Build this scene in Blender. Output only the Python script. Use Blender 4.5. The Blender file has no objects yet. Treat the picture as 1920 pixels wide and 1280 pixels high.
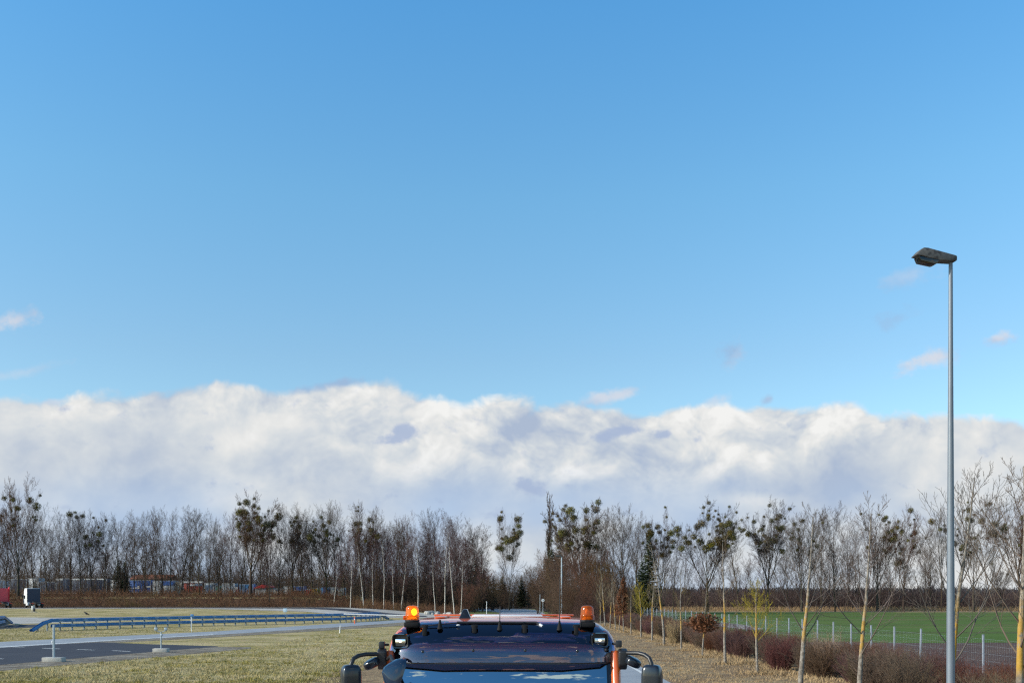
import bpy, math, random
import numpy as np
from mathutils import Vector, Matrix
R = math.radians
sc = bpy.context.scene
col = sc.collection
rnd = random.Random(7)

# ------------------------------------------------------------------ camera
F = 1844.0            # focal length in photo pixels (1920 wide)
H = 3.1               # eye height
HOR = 1119.0          # horizon row
cam_d = bpy.data.cameras.new('camera')
cam = bpy.data.objects.new('camera', cam_d)
col.objects.link(cam)
cam.location = (0, 0, H)
cam.rotation_euler = (R(90), 0, 0)
cam_d.sensor_width = 36
cam_d.lens = 36 * F / 1920
cam_d.shift_y = (HOR - 640) / 1920
cam_d.clip_end = 8000
cam_d.dof.use_dof = True
cam_d.dof.focus_distance = 9.2
cam_d.dof.aperture_fstop = 7.0
sc.camera = cam

SUN_EL, SUN_AZ = R(25), R(-108)      # azimuth from +Y, clockwise seen from above: left and a little behind
sdir = Vector((math.sin(SUN_AZ) * math.cos(SUN_EL), math.cos(SUN_AZ) * math.cos(SUN_EL), math.sin(SUN_EL)))
sun_d = bpy.data.lights.new('sun', 'SUN')
sun_d.energy = 5.0
sun_d.angle = R(0.55)
sun_d.color = (1.0, 0.93, 0.82)
sun = bpy.data.objects.new('sun', sun_d)
sun.rotation_euler = sdir.to_track_quat('Z', 'Y').to_euler()
col.objects.link(sun)

sc.view_settings.view_transform = 'Standard'
sc.view_settings.look = 'None'
sc.view_settings.exposure = 0
sc.view_settings.gamma = 1
sc.cycles.use_denoising = False
sc.cycles.pixel_filter_type = 'BLACKMAN_HARRIS'
sc.cycles.filter_width = 1.25
sc.cycles.sample_clamp_indirect = 4.0


def lin(r, g, b):
    f = lambda c: (c / 255 / 12.92) if c / 255 <= 0.04045 else ((c / 255 + 0.055) / 1.055) ** 2.4
    return (f(r), f(g), f(b), 1)


class NT:
    """short hand for building node graphs"""
    def __init__(self, tree):
        self.t = tree
    def put(self, sock, v):
        if v is None: return
        if isinstance(v, bpy.types.NodeSocket): self.t.links.new(v, sock)
        else:
            if isinstance(v, tuple) and hasattr(sock, 'default_value') and hasattr(sock.default_value, '__len__'):
                n = len(sock.default_value)
                v = (v + (1,))[:n] if len(v) < n else v[:n]
            sock.default_value = v
    def node(self, typ, **kw):
        n = self.t.nodes.new(typ)
        for k, v in kw.items(): setattr(n, k, v)
        return n
    def m(self, op, a, b=None, c=None, clamp=False):
        n = self.node('ShaderNodeMath', operation=op, use_clamp=clamp)
        for i, v in enumerate((a, b, c)):
            self.put(n.inputs[i], v)
        return n.outputs[0]
    def add(s, a, b): return s.m('ADD', a, b)
    def sub(s, a, b): return s.m('SUBTRACT', a, b)
    def mul(s, a, b): return s.m('MULTIPLY', a, b)
    def step(self, x, lo, hi, to0=0.0, to1=1.0):
        n = self.node('ShaderNodeMapRange', interpolation_type='SMOOTHSTEP')
        self.put(n.inputs['Value'], x); self.put(n.inputs['From Min'], lo); self.put(n.inputs['From Max'], hi)
        self.put(n.inputs['To Min'], to0); self.put(n.inputs['To Max'], to1)
        return n.outputs[0]
    def vec(self, x, y, z):
        n = self.node('ShaderNodeCombineXYZ')
        for i, v in enumerate((x, y, z)): self.put(n.inputs[i], v)
        return n.outputs[0]
    def sep(self, v):
        n = self.node('ShaderNodeSeparateXYZ'); self.put(n.inputs[0], v)
        return n.outputs
    def noise(self, v, scale, detail=4, rough=0.55, dist=0.0):
        n = self.node('ShaderNodeTexNoise')
        self.put(n.inputs['Vector'], v); self.put(n.inputs['Scale'], scale); self.put(n.inputs['Detail'], detail)
        self.put(n.inputs['Roughness'], rough); self.put(n.inputs['Distortion'], dist)
        return n.outputs['Fac']
    def mix(self, f, a, b, blend='MIX'):
        n = self.node('ShaderNodeMix', data_type='RGBA', blend_type=blend)
        self.put(n.inputs[0], f); self.put(n.inputs[6], a); self.put(n.inputs[7], b)
        return n.outputs[2]
    def ramp(self, f, stops, interp='LINEAR'):
        n = self.node('ShaderNodeValToRGB')
        cr = n.color_ramp; cr.interpolation = interp
        while len(cr.elements) < len(stops): cr.elements.new(0.5)
        for e, (p, c) in zip(cr.elements, stops):
            e.position = p; e.color = c if isinstance(c, tuple) else (c, c, c, 1)
        self.put(n.inputs[0], f)
        return n.outputs[0]


# ------------------------------------------------------------------ world: clear winter sky with a cloud bank
world = bpy.data.worlds.new('World')
sc.world = world
world.use_nodes = True
wt = world.node_tree
wt.nodes.clear()
w = NT(wt)
sky = w.node('ShaderNodeTexSky', sky_type='NISHITA')
sky.sun_disc = False
sky.sun_elevation = SUN_EL
sky.sun_rotation = SUN_AZ
sky.altitude = 100
sky.air_density = 1.0
sky.dust_density = 0.6
sky.ozone_density = 1.6
SKY_S = 0.1
tc = w.node('ShaderNodeTexCoord')
D = tc.outputs['Generated']
dx, dy, dz = w.sep(D)
el = w.mul(w.m('ARCSINE', dz), 180 / math.pi)
# the deep, saturated blue of the polarised winter sky (factor per elevation, stored divided by 4)
tint = w.ramp(w.m('DIVIDE', el, 90.0, clamp=True), [
    (0.0, (0.38, 0.43, 0.43, 1)), (0.15, (0.365, 0.445, 0.455, 1)), (0.244, (0.33, 0.515, 0.545, 1)),
    (0.345, (0.255, 0.53, 0.64, 1)), (0.5, (0.22, 0.38, 0.46, 1)), (1.0, (0.17, 0.28, 0.36, 1))])
skyc = w.mix(1.0, w.mix(1.0, sky.outputs[0], tint, 'MULTIPLY'), (4.2, 4.25, 4.2, 1), 'MULTIPLY')
# front coordinates: tangent plane of the +Y direction
ys = w.m('MAXIMUM', dy, 0.05)
u = w.m('DIVIDE', dx, ys)
v = w.m('DIVIDE', dz, ys)
front = w.step(dy, 0.1, 0.3)
pu = w.m('ADD', w.mul(u, F / 1920), 0.5, clamp=True)
tops = [(0, 762), (110, 758), (200, 746), (330, 722), (430, 726), (600, 728), (715, 722), (800, 736), (940, 748),
        (1080, 762), (1210, 768), (1290, 752), (1360, 768), (1440, 758), (1500, 770), (1565, 752), (1640, 768),
        (1760, 786), (1919, 788)]
vt = w.ramp(pu, [(a / 1920, (HOR - b) / F * 3) for a, b in tops], 'B_SPLINE')
vtop = w.mul(vt, 1 / 3)
vs_ = w.mul(v, 1.25)
def billow(x, y, scale, detail=3.5):
    '''rounded cauliflower heads: inverted smooth cell distance on slightly warped coordinates'''
    n = w.node('ShaderNodeTexVoronoi', feature='SMOOTH_F1', voronoi_dimensions='2D')
    n.normalize = True
    p = w.vec(x, y, 2.3)
    wn = w.node('ShaderNodeTexNoise'); w.put(wn.inputs['Vector'], p); wn.inputs['Scale'].default_value = scale * 1.1; wn.inputs['Detail'].default_value = 3
    off = w.node('ShaderNodeVectorMath', operation='MULTIPLY_ADD')
    w.put(off.inputs[0], wn.outputs['Color']); off.inputs[1].default_value = (0.07, 0.07, 0.07); w.put(off.inputs[2], p)
    w.put(n.inputs['Vector'], off.outputs[0]); n.inputs['Scale'].default_value = scale
    n.inputs['Detail'].default_value = detail; n.inputs['Roughness'].default_value = 0.55
    n.inputs['Lacunarity'].default_value = 2.2; n.inputs['Smoothness'].default_value = 0.35
    return w.sub(1.0, n.outputs['Distance'])
P1 = w.vec(u, vs_, 3.7)
P2 = w.vec(w.add(u, -0.016), w.add(vs_, 0.030), 3.7)
n_edge = w.noise(P1, 11, 6, 0.52, 0.0)
n_big = w.noise(P1, 6.5, 8, 0.50, 0.0)
n_big2 = w.noise(P2, 6.5, 8, 0.50, 0.0)
n_soft = w.noise(w.vec(u, w.mul(v, 1.7), 9.1), 3.4, 3, 0.5)
b1 = billow(u, vs_, 13.0)
b2 = billow(w.add(u, -0.010), w.add(vs_, 0.018), 13.0)
def spot(px, py, rx, ry):
    a_ = w.m('DIVIDE', w.sub(u, (px - 960) / F), rx / F); c_ = w.m('DIVIDE', w.sub(v, (HOR - py) / F), ry / F)
    return w.m('POWER', 2.718, w.mul(w.add(w.mul(a_, a_), w.mul(c_, c_)), -1.0))
def spots(lst):
    t_ = None
    for px, py, rx, ry, k in lst:
        q_ = w.mul(spot(px, py, rx, ry), k); t_ = q_ if t_ is None else w.add(t_, q_)
    return t_
dens = w.add(w.mul(w.sub(w.add(vtop, 0.001), v), 26.0), w.add(w.mul(w.sub(n_edge, 0.47), 1.25), w.mul(w.sub(b1, 0.62), 0.9)))
a_bank = w.step(dens, 0.0, 0.30)
crisp = spots([(850, 830, 220, 70, 0.8), (1120, 870, 150, 50, 0.7), (1330, 810, 200, 80, 1.0), (1570, 790, 160, 50, 0.8), (560, 750, 250, 30, 0.6), (215, 750, 70, 25, 0.8), (1000, 760, 120, 25, 0.7)])
crisp = w.m('ADD', crisp, 0.30, clamp=True)
lit = w.mul(w.sub(n_big, n_big2), 1.9)
lit = w.add(lit, w.mul(w.mul(w.sub(b1, b2), 2.0), crisp))
lit = w.add(lit, w.mul(w.sub(n_soft, 0.47), 1.0))
lit = w.add(lit, spots([(750, 870, 70, 28, 0.34), (880, 825, 70, 40, 0.30), (1085, 880, 80, 26, 0.36), (1350, 815, 130, 70, 0.34), (1575, 795, 60, 30, 0.30), (205, 905, 80, 35, 0.24), (430, 835, 50, 40, 0.26), (415, 920, 60, 35, 0.24), (215, 755, 45, 14, 0.35), (1420, 938, 80, 14, 0.35), (640, 735, 90, 14, 0.2),
                        (640, 900, 110, 60, -0.22), (1000, 815, 80, 30, -0.20), (860, 920, 120, 40, -0.25), (1600, 880, 140, 60, -0.20), (90, 870, 110, 40, -0.14), (1320, 905, 100, 22, -0.22), (330, 738, 60, 14, -0.2), (1480, 800, 40, 20, -0.12)]))
lit = w.add(lit, w.mul(w.step(dens, 1.4, 0.1), w.mul(w.sub(b1, 0.5), 0.8)))
lit = w.m('ADD', lit, 0.41, clamp=True)
c_bank = w.ramp(lit, [(0.0, lin(172, 187, 210)), (0.30, lin(193, 203, 216)), (0.55, lin(212, 218, 223)), (0.78, lin(230, 231, 230)), (1.0, lin(243, 243, 241))])
low = w.step(v, 0.150, 0.060, 0.0, 0.9)
lowc = w.m('ADD', w.mul(low, w.step(n_soft, 0.62, 0.40)), w.mul(spot(870, 950, 190, 60), 0.6), clamp=True)
c_bank = w.mix(lowc, c_bank, lin(176, 200, 230))
gap = w.m('MULTIPLY', w.step(w.add(spots([(735, 824, 34, 15, 0.9), (764, 805, 28, 17, 0.9), (1130, 822, 30, 14, 0.9), (1172, 808, 30, 10, 0.9), (1243, 815, 22, 9, 0.8), (1000, 905, 60, 20, 0.6)]), w.mul(w.sub(w.noise(P1, 34, 4, 0.6), 0.5), 2.6)), 0.25, 0.95), 0.85)
c_bank = w.mix(gap, c_bank, lin(166, 183, 213))
# single wisps above the bank
wis = None
n_w = w.noise(P1, 30, 6, 0.6)
for (px, py, rx, ry, st) in [(20, 604, 60, 26, 1.0), (1376, 658, 42, 30, 0.75), (1742, 674, 66, 26, 1.0), (1875, 635, 40, 17, 1.0),
                             (1715, 518, 70, 30, 0.45), (1680, 596, 40, 24, 0.4), (1140, 744, 75, 18, 0.9), (1330, 755, 60, 16, 0.6),
                             (1440, 748, 16, 12, 0.8), (60, 694, 90, 14, 0.35), (610, 728, 110, 16, 0.9), (90, 757, 60, 14, 0.8)]:
    uu = w.m('DIVIDE', w.sub(u, (px - 960) / F), rx / F)
    vv = w.m('DIVIDE', w.sub(w.sub(v, (HOR - py) / F), w.mul(w.sub(u, (px - 960) / F), 0.22)), ry / F)
    r2 = w.m('SQRT', w.add(w.mul(uu, uu), w.mul(vv, vv)))
    a = w.mul(w.step(w.add(w.sub(1.0, r2), w.mul(w.sub(n_w, 0.5), 2.6)), 0.0, 0.9), st)
    wis = a if wis is None else w.m('MAXIMUM', wis, a)
c_wis = w.mix(w.m('ADD', w.mul(w.sub(n_big, n_big2), 7.0), 0.62, clamp=True), lin(160, 182, 214), lin(219, 220, 228))
# cumulus behind the camera (what the windscreen and visor mirror)
yr = w.m('MAXIMUM', w.mul(dy, -1.0), 0.08)
ur = w.m('DIVIDE', dx, yr); vr = w.m('DIVIDE', dz, yr)
def rspot(a0, b0, ra, rb, k):
    a_ = w.m('DIVIDE', w.sub(ur, a0), ra); c_ = w.m('DIVIDE', w.sub(vr, b0), rb)
    return w.mul(w.m('POWER', 2.718, w.mul(w.add(w.mul(a_, a_), w.mul(c_, c_)), -1.0)), k)
rn = w.noise(w.vec(w.add(dx, 0.30), dy, w.mul(dz, 1.3)), 4.2, 7, 0.55, 0.0)
rn2 = w.noise(w.vec(w.add(dx, 0.27), dy, w.add(w.mul(dz, 1.3), 0.07)), 4.2, 7, 0.55, 0.0)
rfine = w.noise(w.vec(w.mul(ur, 9.0), w.mul(vr, 40.0), 5.5), 2.4, 6, 0.55)
rfine2 = w.noise(w.vec(w.add(w.mul(ur, 9.0), -0.15), w.add(w.mul(vr, 40.0), 0.2), 5.5), 2.4, 6, 0.55)
rs = w.add(w.add(rspot(0.14, 1.016, 0.11, 0.016, 0.46), rspot(0.03, 1.045, 0.12, 0.005, 0.34)), rspot(-0.26, 1.031, 0.03, 0.016, 0.32))
near_s = w.step(w.add(rs, w.mul(w.sub(rfine, 0.5), 1.3)), 0.20, 0.30)
rsum = w.add(w.add(rn, -0.09), w.mul(w.step(vr, 0.75, 0.35), 0.10))
far_s = w.step(rsum, 0.515, 0.585)
a_rear = w.mul(w.m('MAXIMUM', near_s, far_s), w.step(dy, 0.15, -0.1))
c_rear = w.ramp(w.m('ADD', w.mul(w.add(w.sub(rn, rn2), w.mul(w.sub(rfine, rfine2), 0.5)), 4.0), 0.66, clamp=True), [(0, lin(165, 172, 190)), (1, lin(250, 248, 240))])
up = w.step(el, -1.0, 0.3)
skyS = w.mix(1.0, skyc, (SKY_S, SKY_S, SKY_S, 1), 'MULTIPLY')
c = w.mix(w.mul(w.mul(wis, front), 0.85), skyS, c_wis)
c = w.mix(w.mul(w.mul(a_bank, front), up), c, c_bank)
c = w.mix(w.mul(a_rear, up), c, c_rear)
bg = w.node('ShaderNodeBackground')
w.put(bg.inputs[0], c)
bg.inputs[1].default_value = 1.0
wo = w.node('ShaderNodeOutputWorld')
wt.links.new(bg.outputs[0], wo.inputs[0])


# ------------------------------------------------------------------ helpers
def X(px, d): return (px - 960) / F * d
def Z(py, d): return H - (py - HOR) / F * d
def GD(py): return H * F / (py - HOR)          # distance of flat ground seen at row py


def sm(a, b, x):
    t = min(1, max(0, (x - a) / (b - a)))
    return t * t * (3 - 2 * t)


def gz(x, y):
    """height of the ground"""
    left = 1 - sm(-34, -8, x)
    z = 1.05 * sm(145, 190, y) * left
    z += 2.35 * sm(197, 208, y) * (1 - sm(-44, -24, x))
    return z


def tag(o, label=None, cat=None, group=None, kind=None):
    if label: o['label'] = label
    if cat: o['category'] = cat
    if group: o['group'] = group
    if kind: o['kind'] = kind
    return o


def empty(name, loc, label=None, cat=None, group=None, rz=0):
    o = bpy.data.objects.new(name, None)
    col.objects.link(o)
    o.empty_display_size = 0.3
    o.location = loc
    o.rotation_euler = (0, 0, rz)
    return tag(o, label, cat, group)


def copy_tree(o, parent=None):
    c = o.copy(); col.objects.link(c)
    if parent is not None:
        c.parent = parent
        c.matrix_parent_inverse = o.matrix_parent_inverse.copy()
    for ch in list(o.children): copy_tree(ch, c)
    return c


def drop_tree(o):
    for ch in list(o.children): drop_tree(ch)
    bpy.data.objects.remove(o)


def mesh_obj(name, me, parent=None, smooth=False):
    o = bpy.data.objects.new(name, me)
    col.objects.link(o)
    if parent is not None: o.parent = parent
    return o


def np_mesh(name, verts, faces, mat, smooth=False):
    """verts (n,3) array, faces (m,k) array with k = 3 or 4"""
    me = bpy.data.meshes.new(name)
    verts = np.asarray(verts, dtype=np.float32); faces = np.asarray(faces, dtype=np.int32)
    k = faces.shape[1]
    me.vertices.add(len(verts)); me.vertices.foreach_set('co', verts.ravel())
    me.loops.add(faces.size); me.loops.foreach_set('vertex_index', faces.ravel())
    me.polygons.add(len(faces))
    me.polygons.foreach_set('loop_start', np.arange(0, faces.size, k, dtype=np.int32))
    me.polygons.foreach_set('loop_total', np.full(len(faces), k, dtype=np.int32))
    if smooth: me.polygons.foreach_set('use_smooth', np.ones(len(faces), dtype=bool))
    me.update(calc_edges=True)
    me.materials.append(mat)
    return me


class MB:
    """collects shapes, builds ONE mesh object"""
    def __init__(self): self.v = []; self.f = []
    def add(self, vs, fs):
        b = len(self.v)
        self.v += [tuple(p) for p in vs]
        self.f += [tuple(i + b for i in q) for q in fs]
        return self
    def box(self, c, s, rot=None):
        x, y, z = (a / 2 for a in s)
        vs = [Vector((sx * x, sy * y, sz * z)) for sx in (-1, 1) for sy in (-1, 1) for sz in (-1, 1)]
        if rot is not None: vs = [rot @ p for p in vs]
        vs = [p + Vector(c) for p in vs]
        return self.add(vs, [(0, 1, 3, 2), (4, 6, 7, 5), (0, 4, 5, 1), (2, 3, 7, 6), (0, 2, 6, 4), (1, 5, 7, 3)])
    def tube(self, pts, rad, sides=8, cap=True):
        pts = [Vector(p) for p in pts]
        if not hasattr(rad, '__len__'): rad = [rad] * len(pts)
        ref = None; vs = []
        for i, p in enumerate(pts):
            t = (pts[min(i + 1, len(pts) - 1)] - pts[max(i - 1, 0)])
            t = t.normalized() if t.length > 1e-9 else Vector((0, 0, 1))
            if ref is None:
                ref = t.orthogonal().normalized()
            else:
                ref = (ref - t * ref.dot(t)); ref = ref.normalized() if ref.length > 1e-6 else t.orthogonal().normalized()
            b = t.cross(ref)
            for k in range(sides):
                a = 2 * math.pi * k / sides
                vs.append(p + (ref * math.cos(a) + b * math.sin(a)) * rad[i])
        fs = []
        for i in range(len(pts) - 1):
            for k in range(sides):
                k2 = (k + 1) % sides
                fs.append((i * sides + k, i * sides + k2, (i + 1) * sides + k2, (i + 1) * sides + k))
        if cap:
            fs.append(tuple(range(sides - 1, -1, -1)))
            n = (len(pts) - 1) * sides
            fs.append(tuple(range(n, n + sides)))
        return self.add(vs, fs)
    def lathe(self, c, prof, sides=24):
        """prof: list of (r, z)"""
        c = Vector(c); vs = []
        for r, z in prof:
            for k in range(sides):
                a = 2 * math.pi * k / sides
                vs.append(c + Vector((r * math.cos(a), r * math.sin(a), z)))
        fs = []
        for i in range(len(prof) - 1):
            for k in range(sides):
                k2 = (k + 1) % sides
                fs.append((i * sides + k, i * sides + k2, (i + 1) * sides + k2, (i + 1) * sides + k))
        fs.append(tuple(range(sides - 1, -1, -1)))
        n = (len(prof) - 1) * sides
        fs.append(tuple(range(n, n + sides)))
        return self.add(vs, fs)
    def prism(self, poly, x0, x1, axis='x'):
        """polygon (a,b) extruded along an axis; for axis x the polygon is (y,z)"""
        n = len(poly)
        def P(a, b, t): return (t, a, b) if axis == 'x' else ((a, t, b) if axis == 'y' else (a, b, t))
        vs = [P(a, b, x0) for a, b in poly] + [P(a, b, x1) for a, b in poly]
        fs = [tuple(range(n - 1, -1, -1)), tuple(range(n, 2 * n))]
        fs += [(i, (i + 1) % n, n + (i + 1) % n, n + i) for i in range(n)]
        return self.add(vs, fs)
    def ell(self, c, r, rot=None, nu=20, nv=12, power=1.0):
        """(super)ellipsoid"""
        def sp(a): return math.copysign(abs(a) ** power, a)
        vs = []
        for i in range(nv + 1):
            th = -math.pi / 2 + math.pi * i / nv
            for k in range(nu):
                ph = 2 * math.pi * k / nu
                p = Vector((r[0] * sp(math.cos(th)) * sp(math.cos(ph)), r[1] * sp(math.cos(th)) * sp(math.sin(ph)), r[2] * sp(math.sin(th))))
                if rot is not None: p = rot @ p
                vs.append(p + Vector(c))
        fs = [(i * nu + k, i * nu + (k + 1) % nu, (i + 1) * nu + (k + 1) % nu, (i + 1) * nu + k) for i in range(nv) for k in range(nu)]
        return self.add(vs, fs)
    def mesh(self, name, mat, smooth=False, bevel=0, segs=2, angle=35):
        me = bpy.data.meshes.new(name)
        me.from_pydata(self.v, [], self.f)
        me.materials.append(mat)
        import bmesh
        bm = bmesh.new(); bm.from_mesh(me)
        bmesh.ops.remove_doubles(bm, verts=bm.verts, dist=1e-5)
        bmesh.ops.recalc_face_normals(bm, faces=bm.faces)
        if bevel:
            ed = [e for e in bm.edges if len(e.link_faces) == 2 and e.calc_face_angle(0) > R(angle)]
            bmesh.ops.bevel(bm, geom=ed, offset=bevel, segments=segs, profile=0.5, affect='EDGES', clamp_overlap=True)
        bm.to_mesh(me); bm.free()
        if smooth or bevel:
            me.polygons.foreach_set('use_smooth', [True] * len(me.polygons))
            try: me.set_sharp_from_angle(angle=R(38))
            except Exception: pass
        return me
    def build(self, name, mat, parent=None, **kw):
        return mesh_obj(name, self.mesh(name, mat, **kw), parent)


# ------------------------------------------------------------------ materials
MATS = {}
def material(name, colr, rough=0.6, metal=0.0, var=0.0, nscale=3.0, bump=0.0, bscale=30, obj_var=0.0, second=None, second_at=(0.5, 0.62), coat=0.0, spec=0.5, coords='Object'):
    mat = bpy.data.materials.new(name); mat.use_nodes = True
    n = NT(mat.node_tree); b = mat.node_tree.nodes['Principled BSDF']
    t = n.node('ShaderNodeTexCoord').outputs[coords]
    cc = colr if isinstance(colr, tuple) else lin(*colr)
    c4 = (cc + (1,))[:4]
    c = n.mix(0.0, c4, c4)
    if second is not None:
        s4 = (second + (1,))[:4]
        c = n.mix(n.step(n.noise(t, nscale * 0.7, 6, 0.6), *second_at), c4, s4)
    if var:
        f = n.noise(t, nscale, 6, 0.6)
        c = n.mix(1.0, c, n.ramp(f, [(0.2, (1 - var,) * 3 + (1,)), (0.8, (1 + var,) * 3 + (1,))]), 'MULTIPLY')
    if obj_var:
        oi = n.node('ShaderNodeObjectInfo').outputs['Random']
        hs = n.node('ShaderNodeHueSaturation')
        n.put(hs.inputs['Hue'], n.add(n.mul(n.m('FRACT', n.mul(oi, 7.13)), 0.05), 0.475))
        n.put(hs.inputs['Saturation'], n.add(n.mul(n.m('FRACT', n.mul(oi, 3.71)), 0.5), 0.75))
        n.put(hs.inputs['Value'], n.add(n.mul(oi, 2 * obj_var), 1 - obj_var))
        n.put(hs.inputs['Color'], c); c = hs.outputs[0]
    n.put(b.inputs['Base Color'], c)
    b.inputs['Roughness'].default_value = rough
    b.inputs['Metallic'].default_value = metal
    b.inputs['Specular IOR Level'].default_value = spec
    if coat:
        b.inputs['Coat Weight'].default_value = coat
        b.inputs['Coat Roughness'].default_value = 0.03
    if bump:
        bn = n.node('ShaderNodeBump'); bn.inputs['Strength'].default_value = bump
        bn.inputs['Distance'].default_value = 0.05
        n.put(bn.inputs['Height'], n.noise(t, bscale, 5, 0.6))
        mat.node_tree.links.new(bn.outputs[0], b.inputs['Normal'])
    MATS[name] = mat
    return mat


bark = material('bark', (0.055, 0.041, 0.030), 0.9, var=0.35, nscale=2.2, obj_var=0.22, spec=0.2, second=(0.085, 0.078, 0.038), second_at=(0.5, 0.66))
twig = material('twig', (0.070, 0.043, 0.028), 0.85, obj_var=0.25, spec=0.2)
twig_purple = material('twig_purple', (0.085, 0.046, 0.045), 0.8, obj_var=0.2, spec=0.2)
twig_russet = material('twig_russet', (0.115, 0.066, 0.040), 0.85, obj_var=0.3, spec=0.2)
shrub_red = material('shrub_red', (0.140, 0.066, 0.050), 0.8, obj_var=0.28, spec=0.2)
shrub_brown = material('shrub_brown', (0.135, 0.092, 0.062), 0.85, obj_var=0.25, spec=0.2)
shrub_pale = material('shrub_pale', (0.36, 0.27, 0.19), 0.85, obj_var=0.1, spec=0.2)
mistle = material('mistletoe_leaf', (0.110, 0.092, 0.024), 0.7, obj_var=0.3, spec=0.3)
birch_bark = material('birch_bark', (0.52, 0.48, 0.42), 0.8, second=(0.08, 0.07, 0.06), second_at=(0.56, 0.63), nscale=2.2, spec=0.2)
needle = material('needle', (0.030, 0.040, 0.018), 0.7, obj_var=0.2, spec=0.3)
oak_leaf = material('dry_leaf', (0.13, 0.052, 0.024), 0.75, var=0.3, nscale=4, spec=0.2)
white_paint = material('white_paint', (0.72, 0.72, 0.71), 0.45, var=0.06)
black_plastic = material('black_plastic', (0.018, 0.018, 0.020), 0.42, var=0.15, nscale=8)
gloss_black = material('gloss_black', (0.012, 0.013, 0.015), 0.12, coat=0.6)
matt_black = material('matt_black', (0.008, 0.008, 0.009), 0.75, spec=0.25)
rubber = material('rubber', (0.025, 0.025, 0.026), 0.8, var=0.2)
galv = material('galvanised_steel', (0.36, 0.42, 0.47), 0.42, metal=0.35, var=0.14, nscale=5)
pole_mat = material('lamp_pole_steel', (0.165, 0.19, 0.22), 0.5, metal=0.25, var=0.10, nscale=4, bump=0.05, bscale=60)
rail_blue = material('guardrail_steel', (0.065, 0.21, 0.44), 0.38, metal=0.1, var=0.18, nscale=2.0)
concrete = material('concrete', (0.42, 0.40, 0.36), 0.9, var=0.2, nscale=6, bump=0.3)
orange = material('orange_paint', (0.62, 0.115, 0.02), 0.32, coat=0.8, var=0.05)
amber_red = material('red_plastic', (0.55, 0.06, 0.02), 0.4)
chrome = material('chrome', (0.75, 0.75, 0.77), 0.08, metal=1.0)
stone = material('stone', (0.36, 0.34, 0.31), 0.9, var=0.3, nscale=5)

def glassy(name, tint, gl_fac, rough=0.02, bump=0.0, bscale=4, stretch=(1, 1, 1), gl_col=(1, 1, 1, 1), ior=1.5):
    mat = bpy.data.materials.new(name); mat.use_nodes = True
    t = mat.node_tree; n = NT(t); t.nodes.clear()
    tr = n.node('ShaderNodeBsdfTransparent'); tr.inputs[0].default_value = tint
    gl = n.node('ShaderNodeBsdfGlossy'); gl.inputs['Roughness'].default_value = rough
    gl.inputs['Color'].default_value = gl_col
    fr = n.node('ShaderNodeFresnel'); fr.inputs[0].default_value = ior
    fac = n.m('ADD', fr.outputs[0], gl_fac, clamp=True)
    if bump:
        bn = n.node('ShaderNodeBump'); bn.inputs['Strength'].default_value = bump; bn.inputs['Distance'].default_value = 0.02
        mp = n.node('ShaderNodeMapping'); mp.inputs['Scale'].default_value = stretch
        t.links.new(n.node('ShaderNodeTexCoord').outputs['Object'], mp.inputs[0])
        n.put(bn.inputs['Height'], n.noise(mp.outputs[0], bscale, 2, 0.5, 0.4))
        t.links.new(bn.outputs[0], gl.inputs['Normal'])
    mx = n.node('ShaderNodeMixShader')
    n.put(mx.inputs[0], fac); t.links.new(tr.outputs[0], mx.inputs[1]); t.links.new(gl.outputs[0], mx.inputs[2])
    out = n.node('ShaderNodeOutputMaterial'); t.links.new(mx.outputs[0], out.inputs[0])
    return mat

windscreen_glass = glassy('windscreen_glass', (0.03, 0.045, 0.05, 1), 0.52, 0.01, bump=0.012, bscale=1.3, gl_col=(0.68, 0.90, 1.0, 1))
smoked = glassy('smoked_acrylic', (0.72, 0.50, 0.50, 1), 0.08, 0.02, bump=0.34, bscale=2.4, stretch=(0.7, 1, 3.0), gl_col=(0.80, 0.84, 1.0, 1), ior=1.6)
mirror_glass = material('mirror_glass', (0.8, 0.8, 0.8), 0.02, metal=1.0)
lamp_glass = glassy('lamp_glass', (0.55, 0.58, 0.6, 1), 0.05, 0.05)
lamp_bowl_glass = glassy('lamp_bowl_glass', (0.10, 0.115, 0.13, 1), 0.03, 0.05)
car_glass = material('dark_window_glass', (0.012, 0.016, 0.02), 0.06, coat=0.5)

def amber_mat():
    mat = bpy.data.materials.new('amber_plastic'); mat.use_nodes = True
    t = mat.node_tree; n = NT(t); t.nodes.clear()
    tr = n.node('ShaderNodeBsdfTransparent'); tr.inputs[0].default_value = (1.0, 0.36, 0.03, 1)
    tl = n.node('ShaderNodeBsdfTranslucent'); tl.inputs[0].default_value = (1.0, 0.33, 0.015, 1)
    df = n.node('ShaderNodeBsdfDiffuse'); df.inputs[0].default_value = (1.0, 0.24, 0.012, 1)
    gl = n.node('ShaderNodeBsdfGlossy'); gl.inputs['Roughness'].default_value = 0.08
    m1 = n.node('ShaderNodeMixShader'); m1.inputs[0].default_value = 0.45
    t.links.new(tl.outputs[0], m1.inputs[1]); t.links.new(df.outputs[0], m1.inputs[2])
    m2 = n.node('ShaderNodeMixShader'); m2.inputs[0].default_value = 0.45
    t.links.new(tr.outputs[0], m2.inputs[1]); t.links.new(m1.outputs[0], m2.inputs[2])
    fr = n.node('ShaderNodeFresnel'); fr.inputs[0].default_value = 1.45
    m3 = n.node('ShaderNodeMixShader')
    t.links.new(fr.outputs[0], m3.inputs[0]); t.links.new(m2.outputs[0], m3.inputs[1]); t.links.new(gl.outputs[0], m3.inputs[2])
    out = n.node('ShaderNodeOutputMaterial'); t.links.new(m3.outputs[0], out.inputs[0])
    return mat
amber = amber_mat()

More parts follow.
